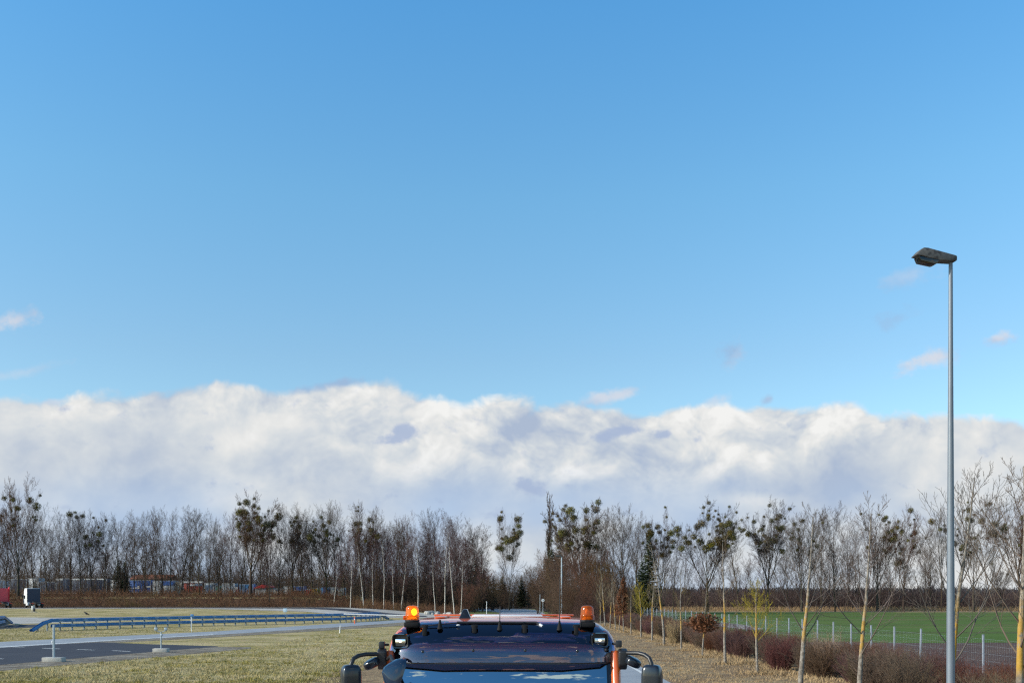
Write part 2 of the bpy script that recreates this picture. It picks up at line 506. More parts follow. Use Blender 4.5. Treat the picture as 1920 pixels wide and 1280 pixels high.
def emit_mat(name, colr, s):
    mat = bpy.data.materials.new(name); mat.use_nodes = True
    b = mat.node_tree.nodes['Principled BSDF']
    b.inputs['Base Color'].default_value = colr
    b.inputs['Emission Color'].default_value = colr
    b.inputs['Emission Strength'].default_value = s
    return mat
bulb_glow = emit_mat('beacon_bulb_glow', (1.0, 0.62, 0.12, 1), 9.0)
lamp_glow = emit_mat('work_lamp_glow', (1.0, 0.86, 0.66, 1), 2.5)

def ground_mat(name, cols, scales, bump=0.5, bscale=9, stretch=(1, 1, 1), extra=None, rough=0.95, spec=0.15):
    """cols: three linear colours mixed by two noises; extra = (colour, scale, lo, hi)"""
    mat = bpy.data.materials.new(name); mat.use_nodes = True
    n = NT(mat.node_tree); b = mat.node_tree.nodes['Principled BSDF']
    geo = n.node('ShaderNodeNewGeometry').outputs['Position']
    mp = n.node('ShaderNodeMapping'); mp.inputs['Scale'].default_value = stretch
    mat.node_tree.links.new(geo, mp.inputs[0]); p = mp.outputs[0]
    f1 = n.noise(p, scales[0], 8, 0.62, 0.3); f2 = n.noise(p, scales[1], 8, 0.65)
    c = n.mix(n.step(f1, 0.38, 0.62), cols[0] + (1,), cols[1] + (1,))
    c = n.mix(n.step(f2, 0.45, 0.68), c, cols[2] + (1,))
    if extra:
        c = n.mix(n.mul(n.step(n.noise(p, extra[1], 6, 0.6), extra[2], extra[3]), 0.85), c, extra[0] + (1,))
    f3 = n.noise(p, bscale, 6, 0.7)
    c = n.mix(1.0, c, n.ramp(f3, [(0.25, (0.62,) * 3 + (1,)), (0.75, (1.32,) * 3 + (1,))]), 'MULTIPLY')
    n.put(b.inputs['Base Color'], c)
    b.inputs['Roughness'].default_value = rough
    b.inputs['Specular IOR Level'].default_value = spec
    if bump:
        bn = n.node('ShaderNodeBump'); bn.inputs['Strength'].default_value = bump; bn.inputs['Distance'].default_value = 0.12
        n.put(bn.inputs['Height'], f3); mat.node_tree.links.new(bn.outputs[0], b.inputs['Normal'])
    return mat

m_grass = ground_mat('dry_grass_ground', [(0.48, 0.385, 0.195), (0.26, 0.215, 0.068), (0.43, 0.32, 0.175)], (0.22, 0.7), 0.7, 4.0,
                     extra=((0.21, 0.145, 0.085), 0.16, 0.60, 0.70))
m_verge = ground_mat('brown_verge', [(0.26, 0.175, 0.10), (0.36, 0.255, 0.14), (0.175, 0.11, 0.065)], (0.35, 0.8), 0.7, 5.0)
m_gravelly = ground_mat('gravelly_soil', [(0.20, 0.165, 0.125), (0.30, 0.265, 0.215), (0.13, 0.10, 0.075)], (0.5, 1.2), 0.6, 6.0)
m_asph_light = ground_mat('weathered_asphalt', [(0.31, 0.315, 0.325), (0.36, 0.36, 0.365), (0.25, 0.255, 0.27)], (0.12, 0.9), 0.08, 20, rough=0.6, spec=0.45, extra=((0.16, 0.165, 0.175), 0.35, 0.62, 0.66))
m_asph_dark = ground_mat('fresh_asphalt', [(0.052, 0.056, 0.072), (0.062, 0.066, 0.080), (0.046, 0.050, 0.064)], (0.08, 0.5), 0.1, 20)
m_pale = ground_mat('pale_gravel', [(0.40, 0.37, 0.33), (0.48, 0.45, 0.41), (0.33, 0.30, 0.26)], (0.12, 0.6), 0.3, 4)
m_field = ground_mat('winter_wheat_field', [(0.072, 0.125, 0.016), (0.088, 0.140, 0.022), (0.135, 0.140, 0.040)], (0.05, 0.16), 0.3, 1.2, stretch=(0.25, 1.2, 1))
m_soil = ground_mat('ploughed_soil', [(0.105, 0.062, 0.050), (0.135, 0.085, 0.065), (0.080, 0.048, 0.040)], (0.3, 0.9), 0.9, 2.2, stretch=(0.5, 1.6, 1),
                    extra=((0.30, 0.25, 0.19), 0.8, 0.66, 0.74))
m_tan = ground_mat('tan_reed_strip', [(0.34, 0.23, 0.13), (0.27, 0.17, 0.10), (0.38, 0.28, 0.17)], (0.1, 0.4), 0.3, 3)
m_bank = ground_mat('bramble_bank_soil', [(0.100, 0.058, 0.036), (0.135, 0.080, 0.048), (0.085, 0.052, 0.034)], (0.12, 0.5), 0.8, 3)
m_litter = ground_mat('leaf_litter', [(0.085, 0.058, 0.040), (0.11, 0.075, 0.05), (0.065, 0.05, 0.032)], (0.12, 0.5), 0.8, 3)
m_greenverge = ground_mat('green_verge', [(0.12, 0.15, 0.035), (0.17, 0.18, 0.055), (0.20, 0.17, 0.08)], (0.2, 0.6), 0.5, 4)
m_paint = material('road_paint', (0.62, 0.62, 0.60), 0.7, var=0.2, nscale=3)

# ------------------------------------------------------------------ the ground
def struct(o): return tag(o, kind='structure')

def grid_sheet(name, xs, ys, mat, off=0.0):
    vs = [(x, y, gz(x, y) + off) for y in ys for x in xs]
    n = len(xs)
    fs = [(j * n + i, j * n + i + 1, (j + 1) * n + i + 1, (j + 1) * n + i) for j in range(len(ys) - 1) for i in range(n - 1)]
    return struct(mesh_obj(name, np_mesh(name, vs, fs, mat, True)))

def ribbon(name, pts, mat, off, sub=8, kind='structure'):
    """pts: list of ((x,y) edge a, (x,y) edge b); a strip following the ground"""
    vs = []; A = []
    for (a0, b0), (a1, b1) in zip(pts[:-1], pts[1:]):
        for k in range(sub):
            t = k / sub
            A.append((Vector(a0).lerp(Vector(a1), t), Vector(b0).lerp(Vector(b1), t)))
    A.append((Vector(pts[-1][0]), Vector(pts[-1][1])))
    m = 4
    for a, b in A:
        for j in range(m + 1):
            p = a.lerp(b, j / m)
            vs.append((p.x, p.y, gz(p.x, p.y) + off))
    fs = [(i * (m + 1) + j, i * (m + 1) + j + 1, (i + 1) * (m + 1) + j + 1, (i + 1) * (m + 1) + j) for i in range(len(A) - 1) for j in range(m)]
    me = bpy.data.meshes.new(name); me.from_pydata(vs, [], fs); me.materials.append(mat)
    o = mesh_obj(name, me); o['kind'] = kind
    # faces upwards
    if me.polygons[0].normal.z < 0: me.flip_normals()
    return o

xs = sorted(set([-3000, -1500, -800, -400, -250] + list(np.arange(-200, 201, 4.0)) + [250, 400, 800, 1500, 3000]))
ys = sorted(set([-600, -200, -60] + list(np.arange(-20, 300, 3.0)) + [320, 360, 420, 520, 700, 1000, 1600, 3000, 6000]))
grid_sheet('ground', xs, ys, m_grass)

def W(px, py):  # flat ground point seen at a pixel
    d = GD(py); return (X(px, d), d)

# main road with its curve away to the left at the far end
ribbon('main_road', [((-2.6, -30), (5.7, -30)), ((-2.6, 60), (5.75, 60)), ((-2.4, 120), (5.9, 120)), ((-2.2, 168), (6.1, 168)),
                     ((-2.6, 200), (6.2, 205)), ((-5.0, 222), (6.0, 236)), ((-10, 236), (3.0, 258)), ((-20, 250), (-8, 274)), ((-40, 262), (-34, 286))], m_asph_light, 0.012)
ribbon('road_edge_line', [((5.22, -30), (5.38, -30)), ((5.25, 60), (5.41, 60)), ((5.38, 120), (5.54, 120)), ((5.55, 168), (5.71, 168))], m_paint, 0.018)
ribbon('verge_right', [((5.70, -30), (17.5, -30)), ((5.75, 60), (17.5, 60)), ((5.9, 120), (17.5, 130))], m_verge, 0.006)
ribbon('verge_left', [((-8.2, -30), (-2.6, -30)), ((-8.0, 30), (-2.6, 30)), ((-6.5, 55), (-2.6, 55)), ((-4.0, 80), (-2.6, 80))], m_verge, 0.006)
ribbon('verge_green', [((5.9, 130), (11, 130)), ((6.1, 168), (13, 168)), ((6.2, 205), (11, 215))], m_greenverge, 0.008)
ribbon('verge_green_far', [((-9, 178), (-2.3, 168)), ((-10, 196), (-2.6, 200)), ((-12, 214), (-6, 218))], m_greenverge, 0.008)

# side road (weathered) and the dark practice lane on the left
side = [(0, 1203.0, 1214.0), (200, 1193, 1201.5), (400, 1183.3, 1190), (640, 1168, 1174.6), (740, 1162.4, 1167.5), (830, 1157, 1160.5), (925, 1152, 1155)]
pp = [(W(p, a), W(p, b)) for p, a, b in side]
e0 = (Vector(pp[0][0]) - Vector(pp[1][0])); e1 = (Vector(pp[0][1]) - Vector(pp[1][1]))
pp.insert(0, (tuple(Vector(pp[0][0]) + e0 * 2.5), tuple(Vector(pp[0][1]) + e1 * 2.5)))
ribbon('side_road', pp, m_asph_light, 0.016)
edge = [(Vector(b), Vector(b) + (Vector(a) - Vector(b)) * 0.05) for a, b in pp]
ribbon('side_road_edge_line', [(tuple(a + (b - a) * 1.0), tuple(a + (b - a) * 3.0)) for a, b in edge[:4]], m_paint, 0.022)
ribbon('gravel_shoulder', [(W(-60, 1214), W(-60, 1218)), (W(190, 1202), W(190, 1205.5)), (W(400, 1189.5), W(400, 1194.5)), (W(640, 1174.5), W(640, 1179.5)), (W(760, 1166.8), W(760, 1172))], m_gravelly, 0.010)
ribbon('practice_lane', [(W(-260, 1222), W(-260, 1276)), (W(-60, 1217), W(-60, 1251)), (W(0, 1214), W(0, 1246)), (W(100, 1208), W(100, 1237.5)), (W(185, 1203.5), W(185, 1230)),
                         (W(275, 1207), W(275, 1222.5)), (W(345, 1209), W(345, 1216.5)), (W(408, 1211), W(408, 1212))], m_asph_dark, 0.013)
ribbon('stony_edge', [(W(-260, 1276), W(-260, 1300)), (W(-60, 1251), W(-60, 1264)), (W(0, 1246), W(0, 1257)), (W(100, 1237.5), W(100, 1248)), (W(185, 1230), W(185, 1241)),
                      (W(300, 1219.5), W(300, 1231)), (W(408, 1212), W(408, 1221)), (W(470, 1212.5), W(470, 1215))], m_gravelly, 0.009)
for k, (pa, ya, pb, yb) in enumerate([(14, 1212.0, 46, 1213.2), (80, 1214.8, 112, 1216.2), (145, 1217.2, 177, 1218.4), (211, 1219.4, 244, 1221), (-22, 1233.6, 6, 1235.2)]):
    a = Vector(W(pa, ya)); b = Vector(W(pb, yb)); nrm = Vector((-(b - a).y, (b - a).x)).normalized() * 0.09
    ribbon('lane_dash', [((a.x - nrm.x, a.y - nrm.y), (a.x + nrm.x, a.y + nrm.y)), ((b.x - nrm.x, b.y - nrm.y), (b.x + nrm.x, b.y + nrm.y))], m_paint, 0.020, sub=2)

# far circuit road behind the guardrail: pale shoulders and a dark lane
ribbon('circuit_shoulder', [((-150, 183), (-150, 195.5)), ((-60, 183), (-60, 195.5)), ((-36, 170), (-36, 194)), ((-20, 150), (-22, 186)), ((-8, 142), (-10, 172)), ((-2.4, 138), (-2.4, 164))], m_pale, 0.03)
ribbon('circuit_lane', [((-150, 186.5), (-150, 193)), ((-60, 186.5), (-60, 193)), ((-38, 182), (-37, 189)), ((-22, 165), (-24, 174)), ((-13, 152), (-14, 160))], m_asph_dark, 0.045)
ribbon('inner_road', [(W(-150, 1172), W(-150, 1180)), (W(0, 1171), W(0, 1179)), (W(70, 1170), W(70, 1175))], m_asph_dark, 0.012)
ribbon('inner_shoulder', [(W(-150, 1157.5), W(-150, 1171)), (W(0, 1157), W(0, 1170)), (W(140, 1157.5), W(140, 1166)), (W(330, 1156), W(330, 1160))], m_pale, 0.009)
# bank, wood floor
ribbon('bramble_bank', [((-170, 195.8), (-170, 212)), ((-60, 195.8), (-60, 212)), ((-38, 195.8), (-34, 212)), ((-22, 188), (-16, 206)), ((-10, 178), (-9, 200))], m_bank, 0.05)
ribbon('wood_floor', [((-220, 212), (-220, 420)), ((-34, 212), (-34, 420)), ((-16, 206), (-12, 420))], m_litter, 0.06)
ribbon('wood_floor_far', [((-8, 262), (-8, 420)), ((6, 262), (6, 420)), ((7, 215), (40, 420)), ((11, 150), (40, 230)), ((12.5, 110), (18, 170))], m_litter, 0.03)
# field on the right
ribbon('ploughed_soil', [((17.5, -20), (305, -20)), ((17.5, 74), (305, 74))], m_soil, 0.010)
frg = random.Random(12)
ep = [(17.5 + k * 3.0, 67.5 + frg.uniform(-1.1, 1.1)) for k in range(96)]
ribbon('green_field_edge', [((a, b), (a, 75)) for a, b in ep], m_field, 0.0125, sub=1)
for k in range(5):
    yb = 84 + k * 24
    for o_ in (0, 1.9):
        ribbon('wheel_track', [((17.5 + max(0, yb - 120) * 0.12, yb + o_), (17.5 + max(0, yb - 120) * 0.12, yb + o_ + 0.5)), ((120, yb + o_ + 3), (120, yb + o_ + 3.5)), ((300, yb + o_ - 2), (300, yb + o_ - 1.5))], m_soil, 0.017, sub=4)
ribbon('green_field', [((17.5, 74.9), (300, 74.9)), ((17.5, 120), (300, 120)), ((22, 160), (300, 160)), ((30, 204), (300, 204))], m_field, 0.012)
ribbon('field_edge_strip', [((28, 204), (300, 204)), ((28, 222), (300, 222))], m_tan, 0.014)
puddle = material('standing_water', (0.10, 0.12, 0.13), 0.06, spec=0.8)
pv = []
for k in range(20):
    a = 2 * math.pi * k / 20
    pv.append((23.6 + (2.2 + 0.5 * math.sin(3 * a)) * math.cos(a), 108 + (16 + 3 * math.sin(2 * a + 1)) * math.sin(a), 0.02))
pm = bpy.data.meshes.new('puddle'); pm.from_pydata(pv, [], [tuple(range(20))]); pm.materials.append(puddle)
struct(mesh_obj('puddle', pm))

# ------------------------------------------------------------------ vegetation
def prisms(p0, p1, r0, r1):
    """arrays of segments -> three sided tapered sticks"""
    p0 = np.asarray(p0, float); p1 = np.asarray(p1, float); r0 = np.asarray(r0, float)[:, None]; r1 = np.asarray(r1, float)[:, None]
    t = p1 - p0; t /= np.maximum(np.linalg.norm(t, axis=1, keepdims=True), 1e-9)
    ref = np.where(np.abs(t[:, 2:3]) < 0.9, np.array([[0, 0, 1.0]]), np.array([[1.0, 0, 0]]))
    a = np.cross(t, ref); a /= np.maximum(np.linalg.norm(a, axis=1, keepdims=True), 1e-9)
    b = np.cross(t, a)
    vs = []
    for p, r in ((p0, r0), (p1, r1)):
        for k in range(3):
            th = 2 * math.pi * k / 3
            vs.append(p + (a * math.cos(th) + b * math.sin(th)) * r)
    v = np.stack(vs, 1).reshape(-1, 3)
    base = (np.arange(len(p0)) * 6)[:, None, None]
    q = np.array([[0, 1, 4, 3], [1, 2, 5, 4], [2, 0, 3, 5]])[None]
    return v, (base + q).reshape(-1, 4)


def rot_about(d, axis, a):
    return d * math.cos(a) + axis.cross(d) * math.sin(a) + axis * axis.dot(d) * (1 - math.cos(a))


class Tree:
    """recursive bare tree; levels 0..k. wood (thick) and twigs (thin) end in two meshes"""
    def __init__(self, seed, h, r, n, ratio, ang, start, up, wander, shape='round', twig_r=0.016, thick=2, lean=0.0, stems=1, spread=0.3, nseg=(9, 6, 4, 3, 2), rfrac=0.55, zlimit=None):
        self.rng = random.Random(seed); self.n = n; self.ratio = ratio; self.ang = ang; self.start = start
        self.up = up; self.wander = wander; self.shape = shape; self.twig_r = twig_r; self.thick = thick; self.nseg = nseg
        self.rfrac = rfrac
        self.wood = MB(); self.seg = []; self.knots = []
        self.zmax = 0.1
        for s in range(stems):
            a = 2 * math.pi * (s + self.rng.random() * 0.6) / stems
            sp = spread * (0.4 + 0.8 * self.rng.random()) if stems > 1 else lean
            d = Vector((math.sin(sp) * math.cos(a), math.sin(sp) * math.sin(a), math.cos(sp)))
            q = self.rng.random() * 0.3 + 0.75 if stems > 1 else 1
            self.grow(Vector((math.cos(a) * 0.05 * (stems > 1), math.sin(a) * 0.05 * (stems > 1), -0.1)), d, h * q, r * q, 0)
    def grow(self, p, d, L, r, lev):
        g = self.rng; ns = self.nseg[lev]; pts = [p.copy()]; rad = [r]
        w = self.wander[lev]; upb = self.up[lev]
        tip = max(self.twig_r * 0.5, r * (0.12 if lev == 0 else 0.25))
        for i in range(ns):
            d = (d + Vector((g.uniform(-1, 1) * w, g.uniform(-1, 1) * w, g.uniform(-1, 1) * w + upb))).normalized()
            p = p + d * (L / ns)
            self.zmax = max(self.zmax, p.z)
            pts.append(p.copy()); rad.append(r + (tip - r) * ((i + 1) / ns) ** 0.9)
        if lev < self.thick:
            self.wood.tube(pts, rad, (8, 6, 5)[min(lev, 2)], cap=False)
        else:
            for i in range(ns): self.seg.append((pts[i], pts[i + 1], rad[i], rad[i + 1]))
        if 2 <= lev <= 3:
            for q in pts[1:]: self.knots.append((q, lev))
        if lev >= len(self.n): return
        nk = self.n[lev]; az = g.random() * 6.28
        nk = max(1, int(round(nk * g.uniform(0.8, 1.2)))) if lev else nk
        for k in range(nk):
            u = (k + g.random()) / nk
            t = self.start[lev] + (1 - self.start[lev]) * u
            f = t * ns; i = min(int(f), ns - 1)
            q = pts[i].lerp(pts[i + 1], f - i)
            ax = (pts[i + 1] - pts[i]).normalized()
            rr = (rad[i] + (rad[i + 1] - rad[i]) * (f - i))
            az += 2.4 + g.uniform(-0.5, 0.5)
            o = rot_about(ax.orthogonal().normalized(), ax, az)
            a = self.ang[lev] * g.uniform(0.75, 1.25)
            if lev == 0 and self.shape in ('round', 'vase'): a *= (1.25 - 0.6 * u)
            cd = (ax * math.cos(a) + o * math.sin(a)).normalized()
            l = L * self.ratio[lev] * g.uniform(0.7, 1.15)
            if lev == 0:
                if self.shape == 'round': l *= 0.55 + 0.9 * math.sin(math.pi * (0.15 + 0.75 * (1 - u)))* 0.8
                elif self.shape == 'vase': l *= 1.1 - 0.62 * u
                elif self.shape == 'cone': l *= 1.05 - 0.85 * u
                elif self.shape == 'column': l *= 1.0 - 0.5 * abs(u - 0.4)
            else: l *= 1.1 - 0.5 * u
            self.grow(q, cd, l, min(rr * 0.8, max(self.twig_r * 0.7, rr * self.rfrac)), lev + 1)
    def twigs(self):
        s = self.seg
        return prisms([tuple(a[0]) for a in s], [tuple(a[1]) for a in s], [a[2] for a in s], [a[3] for a in s])
    def meshes(self, wood_mat, twig_mat, name):
        me = self.wood.mesh('trunk', wood_mat)
        me.polygons.foreach_set('use_smooth', [True] * len(me.polygons))
        v, f = self.twigs()
        return me, np_mesh('crown', v, f, twig_mat)


def ball_mesh(seed, n=460):
    """mistletoe: a round bush of forked twigs with small leaves"""
    g = np.random.default_rng(seed)
    d = g.normal(size=(n, 3)); d /= np.linalg.norm(d, axis=1, keepdims=True)
    r = 0.5 * g.uniform(0.15, 1.0, n) ** 0.38
    c = d * r[:, None] * np.array([1, 1, 0.9])
    a = np.cross(d, g.normal(size=(n, 3))); a /= np.linalg.norm(a, axis=1, keepdims=True)
    b = np.cross(d, a) * 0.6 + d * 0.6
    s = g.uniform(0.048, 0.080, n)[:, None]
    v = np.stack([c - a * s * 0.5, c + b * s - a * s * 0.1, c + a * s * 0.45, c - b * s], 1).reshape(-1, 3)
    f = (np.arange(n) * 4)[:, None] + np.array([[0, 1, 2, 3]])
    st = min(n, 70)
    pv, pf = prisms(c[:st] * 0.0, c[:st], np.full(st, 0.012), np.full(st, 0.008))
    return np_mesh('mistletoe', np.concatenate([v, pv]), np.concatenate([f, pf + len(v)]), mistle)

balls = [ball_mesh(k) for k in range(4)]
PROTO = {}

def proto_tree(key, trees, wood_mat, twig_mat):
    PROTO[key] = []
    for t in trees:
        PROTO[key].append((t.meshes(wood_mat, twig_mat, key), t.knots, t))

LV = dict(up=(0.03, 0.10, 0.10, 0.08, 0.05), wander=(0.06, 0.16, 0.22, 0.25, 0.2))
# nominal height 20 m for big trees; scaled when placed
proto_tree('vase', [Tree(10 + k, (7.5, 8.5, 6.8, 7.8, 8.2)[k], 0.42, (9, 13, 9, 6), (1.55, 0.40, 0.42, 0.42), (0.50, 0.55, 0.6, 0.6), (0.50, 0.22, 0.2, 0.15), shape='fork', twig_r=0.027,
                         rfrac=0.62, up=(0.02, 0.07, 0.09, 0.08, 0.05), wander=(0.05, 0.14, 0.22, 0.25, 0.2)) for k in range(5)], bark, twig)
proto_tree('slim', [Tree(30 + k, 20, 0.24, (17, 9, 7, 5), (0.36, 0.44, 0.44, 0.44), (0.55, 0.6, 0.6, 0.6), (0.18, 0.2, 0.2, 0.15), shape='round', twig_r=0.021, lean=0.05, **LV) for k in range(6)], bark, twig)
proto_tree('purple', [Tree(50 + k, 14, 0.15, (16, 8, 6, 5), (0.36, 0.42, 0.45, 0.45), (0.6, 0.6, 0.6, 0.6), (0.12, 0.15, 0.15, 0.1), shape='round', twig_r=0.018, lean=0.05, **LV) for k in range(3)], bark, twig_purple)
proto_tree('birch', [Tree(60 + k, 16, 0.125, (20, 7, 5, 3), (0.26, 0.42, 0.45, 0.5), (0.62, 0.6, 0.6, 0.5), (0.24, 0.2, 0.2, 0.15), thick=1, rfrac=0.32, shape='round', twig_r=0.015, lean=0.06,
                          up=(0.03, 0.12, 0.0, -0.12, -0.1), wander=(0.07, 0.15, 0.2, 0.25, 0.2)) for k in range(4)], birch_bark, twig_purple)
proto_tree('poplar', [Tree(70, 20, 0.30, (34, 7, 5, 3), (0.22, 0.4, 0.4, 0.4), (0.35, 0.4, 0.4, 0.4), (0.10, 0.1, 0.1, 0.1), shape='column', twig_r=0.032,
                           up=(0.02, 0.3, 0.2, 0.15, 0.1), wander=(0.04, 0.1, 0.15, 0.2, 0.2))], bark, twig)
proto_tree('thicket', [Tree(80 + k, 8, 0.07, (10, 7, 6, 4), (0.40, 0.42, 0.45, 0.45), (0.6, 0.6, 0.6, 0.6), (0.08, 0.12, 0.1, 0.1), shape='round', twig_r=0.014, stems=7, spread=0.42, **LV) for k in range(3)], bark, twig_russet)
# young planted trees, about 6 m
YV = dict(up=(0.0, 0.10, 0.12, 0.1), wander=(0.05, 0.10, 0.15, 0.2))


def lichen_mat():
    mat = bpy.data.materials.new('lichened_bark'); mat.use_nodes = True
    n = NT(mat.node_tree); b = mat.node_tree.nodes['Principled BSDF']
    t = n.node('ShaderNodeTexCoord').outputs['Object']
    x, y, z = n.sep(t)
    f = n.noise(t, 5.0, 6, 0.65)
    grey = n.mix(n.step(n.noise(t, 9, 5, 0.6), 0.4, 0.6), (0.155, 0.13, 0.105, 1), (0.27, 0.24, 0.205, 1))
    band = n.mul(n.step(z, 1.45, 1.85), n.step(z, 3.6, 2.3))
    oi = n.node('ShaderNodeObjectInfo').outputs['Random']
    k = n.mul(n.mul(band, n.step(f, 0.36, 0.50)), n.add(0.62, n.mul(oi, 0.38)))
    c = n.mix(k, grey, (0.42, 0.235, 0.025, 1))
    n.put(b.inputs['Base Color'], c)
    b.inputs['Roughness'].default_value = 0.9; b.inputs['Specular IOR Level'].default_value = 0.2
    bn = n.node('ShaderNodeBump'); bn.inputs['Strength'].default_value = 0.5; bn.inputs['Distance'].default_value = 0.02
    n.put(bn.inputs['Height'], n.noise(t, 18, 5, 0.6)); mat.node_tree.links.new(bn.outputs[0], b.inputs['Normal'])
    return mat
lichen = lichen_mat()
young_twig = material('young_twig', (0.20, 0.155, 0.10), 0.85, obj_var=0.2, spec=0.2)
dark_twig = material('dark_young_twig', (0.13, 0.10, 0.085), 0.85, obj_var=0.15, spec=0.2)
yellow_twig = material('lichened_twig', (0.30, 0.235, 0.03), 0.85, obj_var=0.0, spec=0.2)
proto_tree('young', [Tree(90 + k, 6.2, 0.080, (14, 7, 4), (0.30, 0.42, 0.4), (0.66, 0.5, 0.5), (0.30, 0.25, 0.2), shape='cone', twig_r=0.0075, thick=1, rfrac=0.34, lean=0.01, nseg=(9, 5, 4, 3), **YV) for k in range(4)], lichen, young_twig)
proto_tree('bushy', [Tree(96 + k, 4.3, 0.075, (20, 9, 4), (0.40, 0.42, 0.45), (0.75, 0.6, 0.6), (0.36, 0.2, 0.2), shape='cone', twig_r=0.0075, thick=1, rfrac=0.36, nseg=(8, 5, 4, 3), **YV) for k in range(2)], lichen, yellow_twig)
proto_tree('open', [Tree(101 + k, 6.0, 0.098, (17, 8, 5), (0.52, 0.42, 0.42), (0.80, 0.6, 0.5), (0.27, 0.25, 0.2), shape='cone', twig_r=0.0075, thick=1, rfrac=0.37, lean=0.012, nseg=(9, 7, 4, 3),
                         up=(0.0, 0.11, 0.12, 0.1), wander=(0.05, 0.11, 0.15, 0.2)) for k in range(4)], lichen, dark_twig)


def plant(key, idx, x, y, h, name, label, cat='tree', group=None, wide=1.0, rz=None, mist=0, mist_size=(0.5, 1.6), mist_z=(0.5, 1.0), seed=0, sink=0.0, crown_extra=None):
    (wm, cm), knots, tr = PROTO[key][idx % len(PROTO[key])]
    s = h / tr.zmax
    o = empty(name, (x, y, gz(x, y) - sink), label, cat, group, rnd.uniform(0, 6.28) if rz is None else rz)
    o.scale = (s * wide, s * wide, s)
    mesh_obj('trunk', wm, o); mesh_obj('crown', cm, o)
    if mist:
        g = random.Random(seed)
        zmax = max(k[0].z for k in knots)
        ks = [k[0] for k in knots if mist_z[0] * zmax < k[0].z < mist_z[1] * zmax]
        g.shuffle(ks)
        cl = []
        for q in ks:
            if len(cl) >= mist: break
            big = g.random() ** 2.2
            if any((q - c_[0]).length * s < 0.75 * (c_[1] + mist_size[0]) for c_ in cl): continue
            cl.append((q, mist_size[0] + (mist_size[1] - mist_size[0]) * big))
            r = mist_size[0] + (mist_size[1] - mist_size[0]) * big
            b = mesh_obj('mistletoe', balls[g.randrange(4)], o)
            b.location = q + Vector((0, 0, -0.15 * r))
            b.rotation_euler = (0, 0, g.uniform(0, 6))
            b.scale = (r / s / wide, r / s / wide, r / s)
    return o


def tree_at(key, idx, px, top, d, *a, **k):
    x = X(px, d); h = (Z(top, d) - gz(x, d)) * 1.05
    return plant(key, idx, x, d, h, *a, **k)

MG = 'tall bare trees full of mistletoe balls'
mt = [  # px, top, distance, balls, size, width, label
    (34, 893, 204, 22, (0.6, 2.0), 0.62, 'tallest bare mistletoe tree, at the left edge above the red truck cab'),
    (172, 955, 208, 16, (0.5, 1.5), 0.70, 'bare tree with a few small mistletoe balls, right of the white tractor cab'),
    (470, 928, 206, 46, (0.7, 2.2), 0.85, 'broad bare tree crowded with big olive mistletoe balls above the blue trailer'),
    (548, 948, 214, 18, (0.5, 1.5), 0.75, 'bare reddish tree with scattered mistletoe beside the crowded broad mistletoe tree'),
    (612, 944, 210, 26, (0.5, 1.7), 0.80, 'leaning bare tree with mistletoe above the yellow container'),
    (683, 944, 205, 34, (0.5, 1.6), 0.62, 'bare tree with a dense mistletoe top just left of the white birches'),
    (955, 960, 236, 26, (0.8, 2.4), 0.50, 'two-armed bare tree with large mistletoe clumps beyond the end of the road'),
    (1090, 938, 182, 52, (0.6, 2.2), 0.95, 'wide bare tree heavy with mistletoe right of the slender poplar'),
    (1240, 958, 178, 28, (0.6, 1.7), 0.50, 'narrow bare mistletoe tree beside the dark spruce'),
    (1326, 934, 200, 70, (0.6, 2.3), 0.92, 'largest mistletoe tree, its round crown packed with balls, at the field corner'),
    (1438, 938, 206, 42, (0.6, 1.9), 0.76, 'vase-shaped mistletoe tree behind the yellow-twigged young tree'),
    (1503, 952, 212, 20, (0.5, 1.5), 0.72, 'bare field-edge tree with few mistletoe balls behind the crooked young tree'),
    (1645, 955, 214, 16, (0.5, 1.5), 0.66, 'bare field-edge tree with small dark mistletoe right of the tallest lichened young tree'),
    (1694, 948, 212, 30, (0.6, 1.9), 0.58, 'bare tree with mistletoe down its right side, just left of the lamp post'),
    (1825, 948, 210, 28, (0.6, 1.7), 0.74, 'bare mistletoe tree standing just right of the lamp post'),
    (1914, 925, 188, 26, (0.6, 1.9), 0.85, 'spreading mistletoe tree cut by the right edge of the photo'),
]
for k, (px, top, d, nb, sz, wd, lb) in enumerate(mt):
    tree_at('vase', k, px, top, d, 'mistletoe_tree', lb, 'tree', MG, wide=wd, mist=nb, mist_size=sz, mist_z=(0.52, 1.0) if px != 1694 else (0.35, 1.0), seed=100 + k, rz=k * 1.7)

tree_at('poplar', 0, 1027, 930, 232, 'poplar_tree', 'tall narrow bare poplar rising beyond the road bend', 'tree', wide=1.0, mist=6, mist_size=(0.4, 0.9), mist_z=(0.2, 0.9), seed=5)
# plain bare trees along the left wood, front rank
G1 = 'bare trees of the wood on the left'
def zone(px):
    for lim, s in ((60, 'behind the red truck cab'), (140, 'behind the white tractor cab'), (215, 'behind the dark trailers'),
                   (300, 'before the red-brown roof'), (390, 'behind the grey canvas trailers'), (460, 'behind the teal and red boxes'),
                   (530, 'behind the red-topped fair stall'), (620, 'behind the yellow container'), (720, 'around the leaning birch'),
                   (800, 'behind the left beacon'), (900, 'behind the bright birches')):
        if px <= lim: return s
    return 'beyond the road'
front = [(-8, 960), (12, 958), (62, 955), (88, 952), (112, 948), (132, 958), (152, 962), (196, 958), (214, 966), (232, 962), (252, 974), (270, 966), (290, 955), (305, 950), (320, 950), (340, 950), (356, 953), (374, 958),
         (392, 966), (410, 972), (432, 955), (452, 958), (500, 948), (522, 952), (566, 940), (585, 952), (628, 944), (646, 948), (664, 962), (705, 958), (722, 976), (742, 980), (760, 978), (782, 966), (806, 958), (818, 962), (834, 974), (860, 964), (880, 976), (896, 985)]
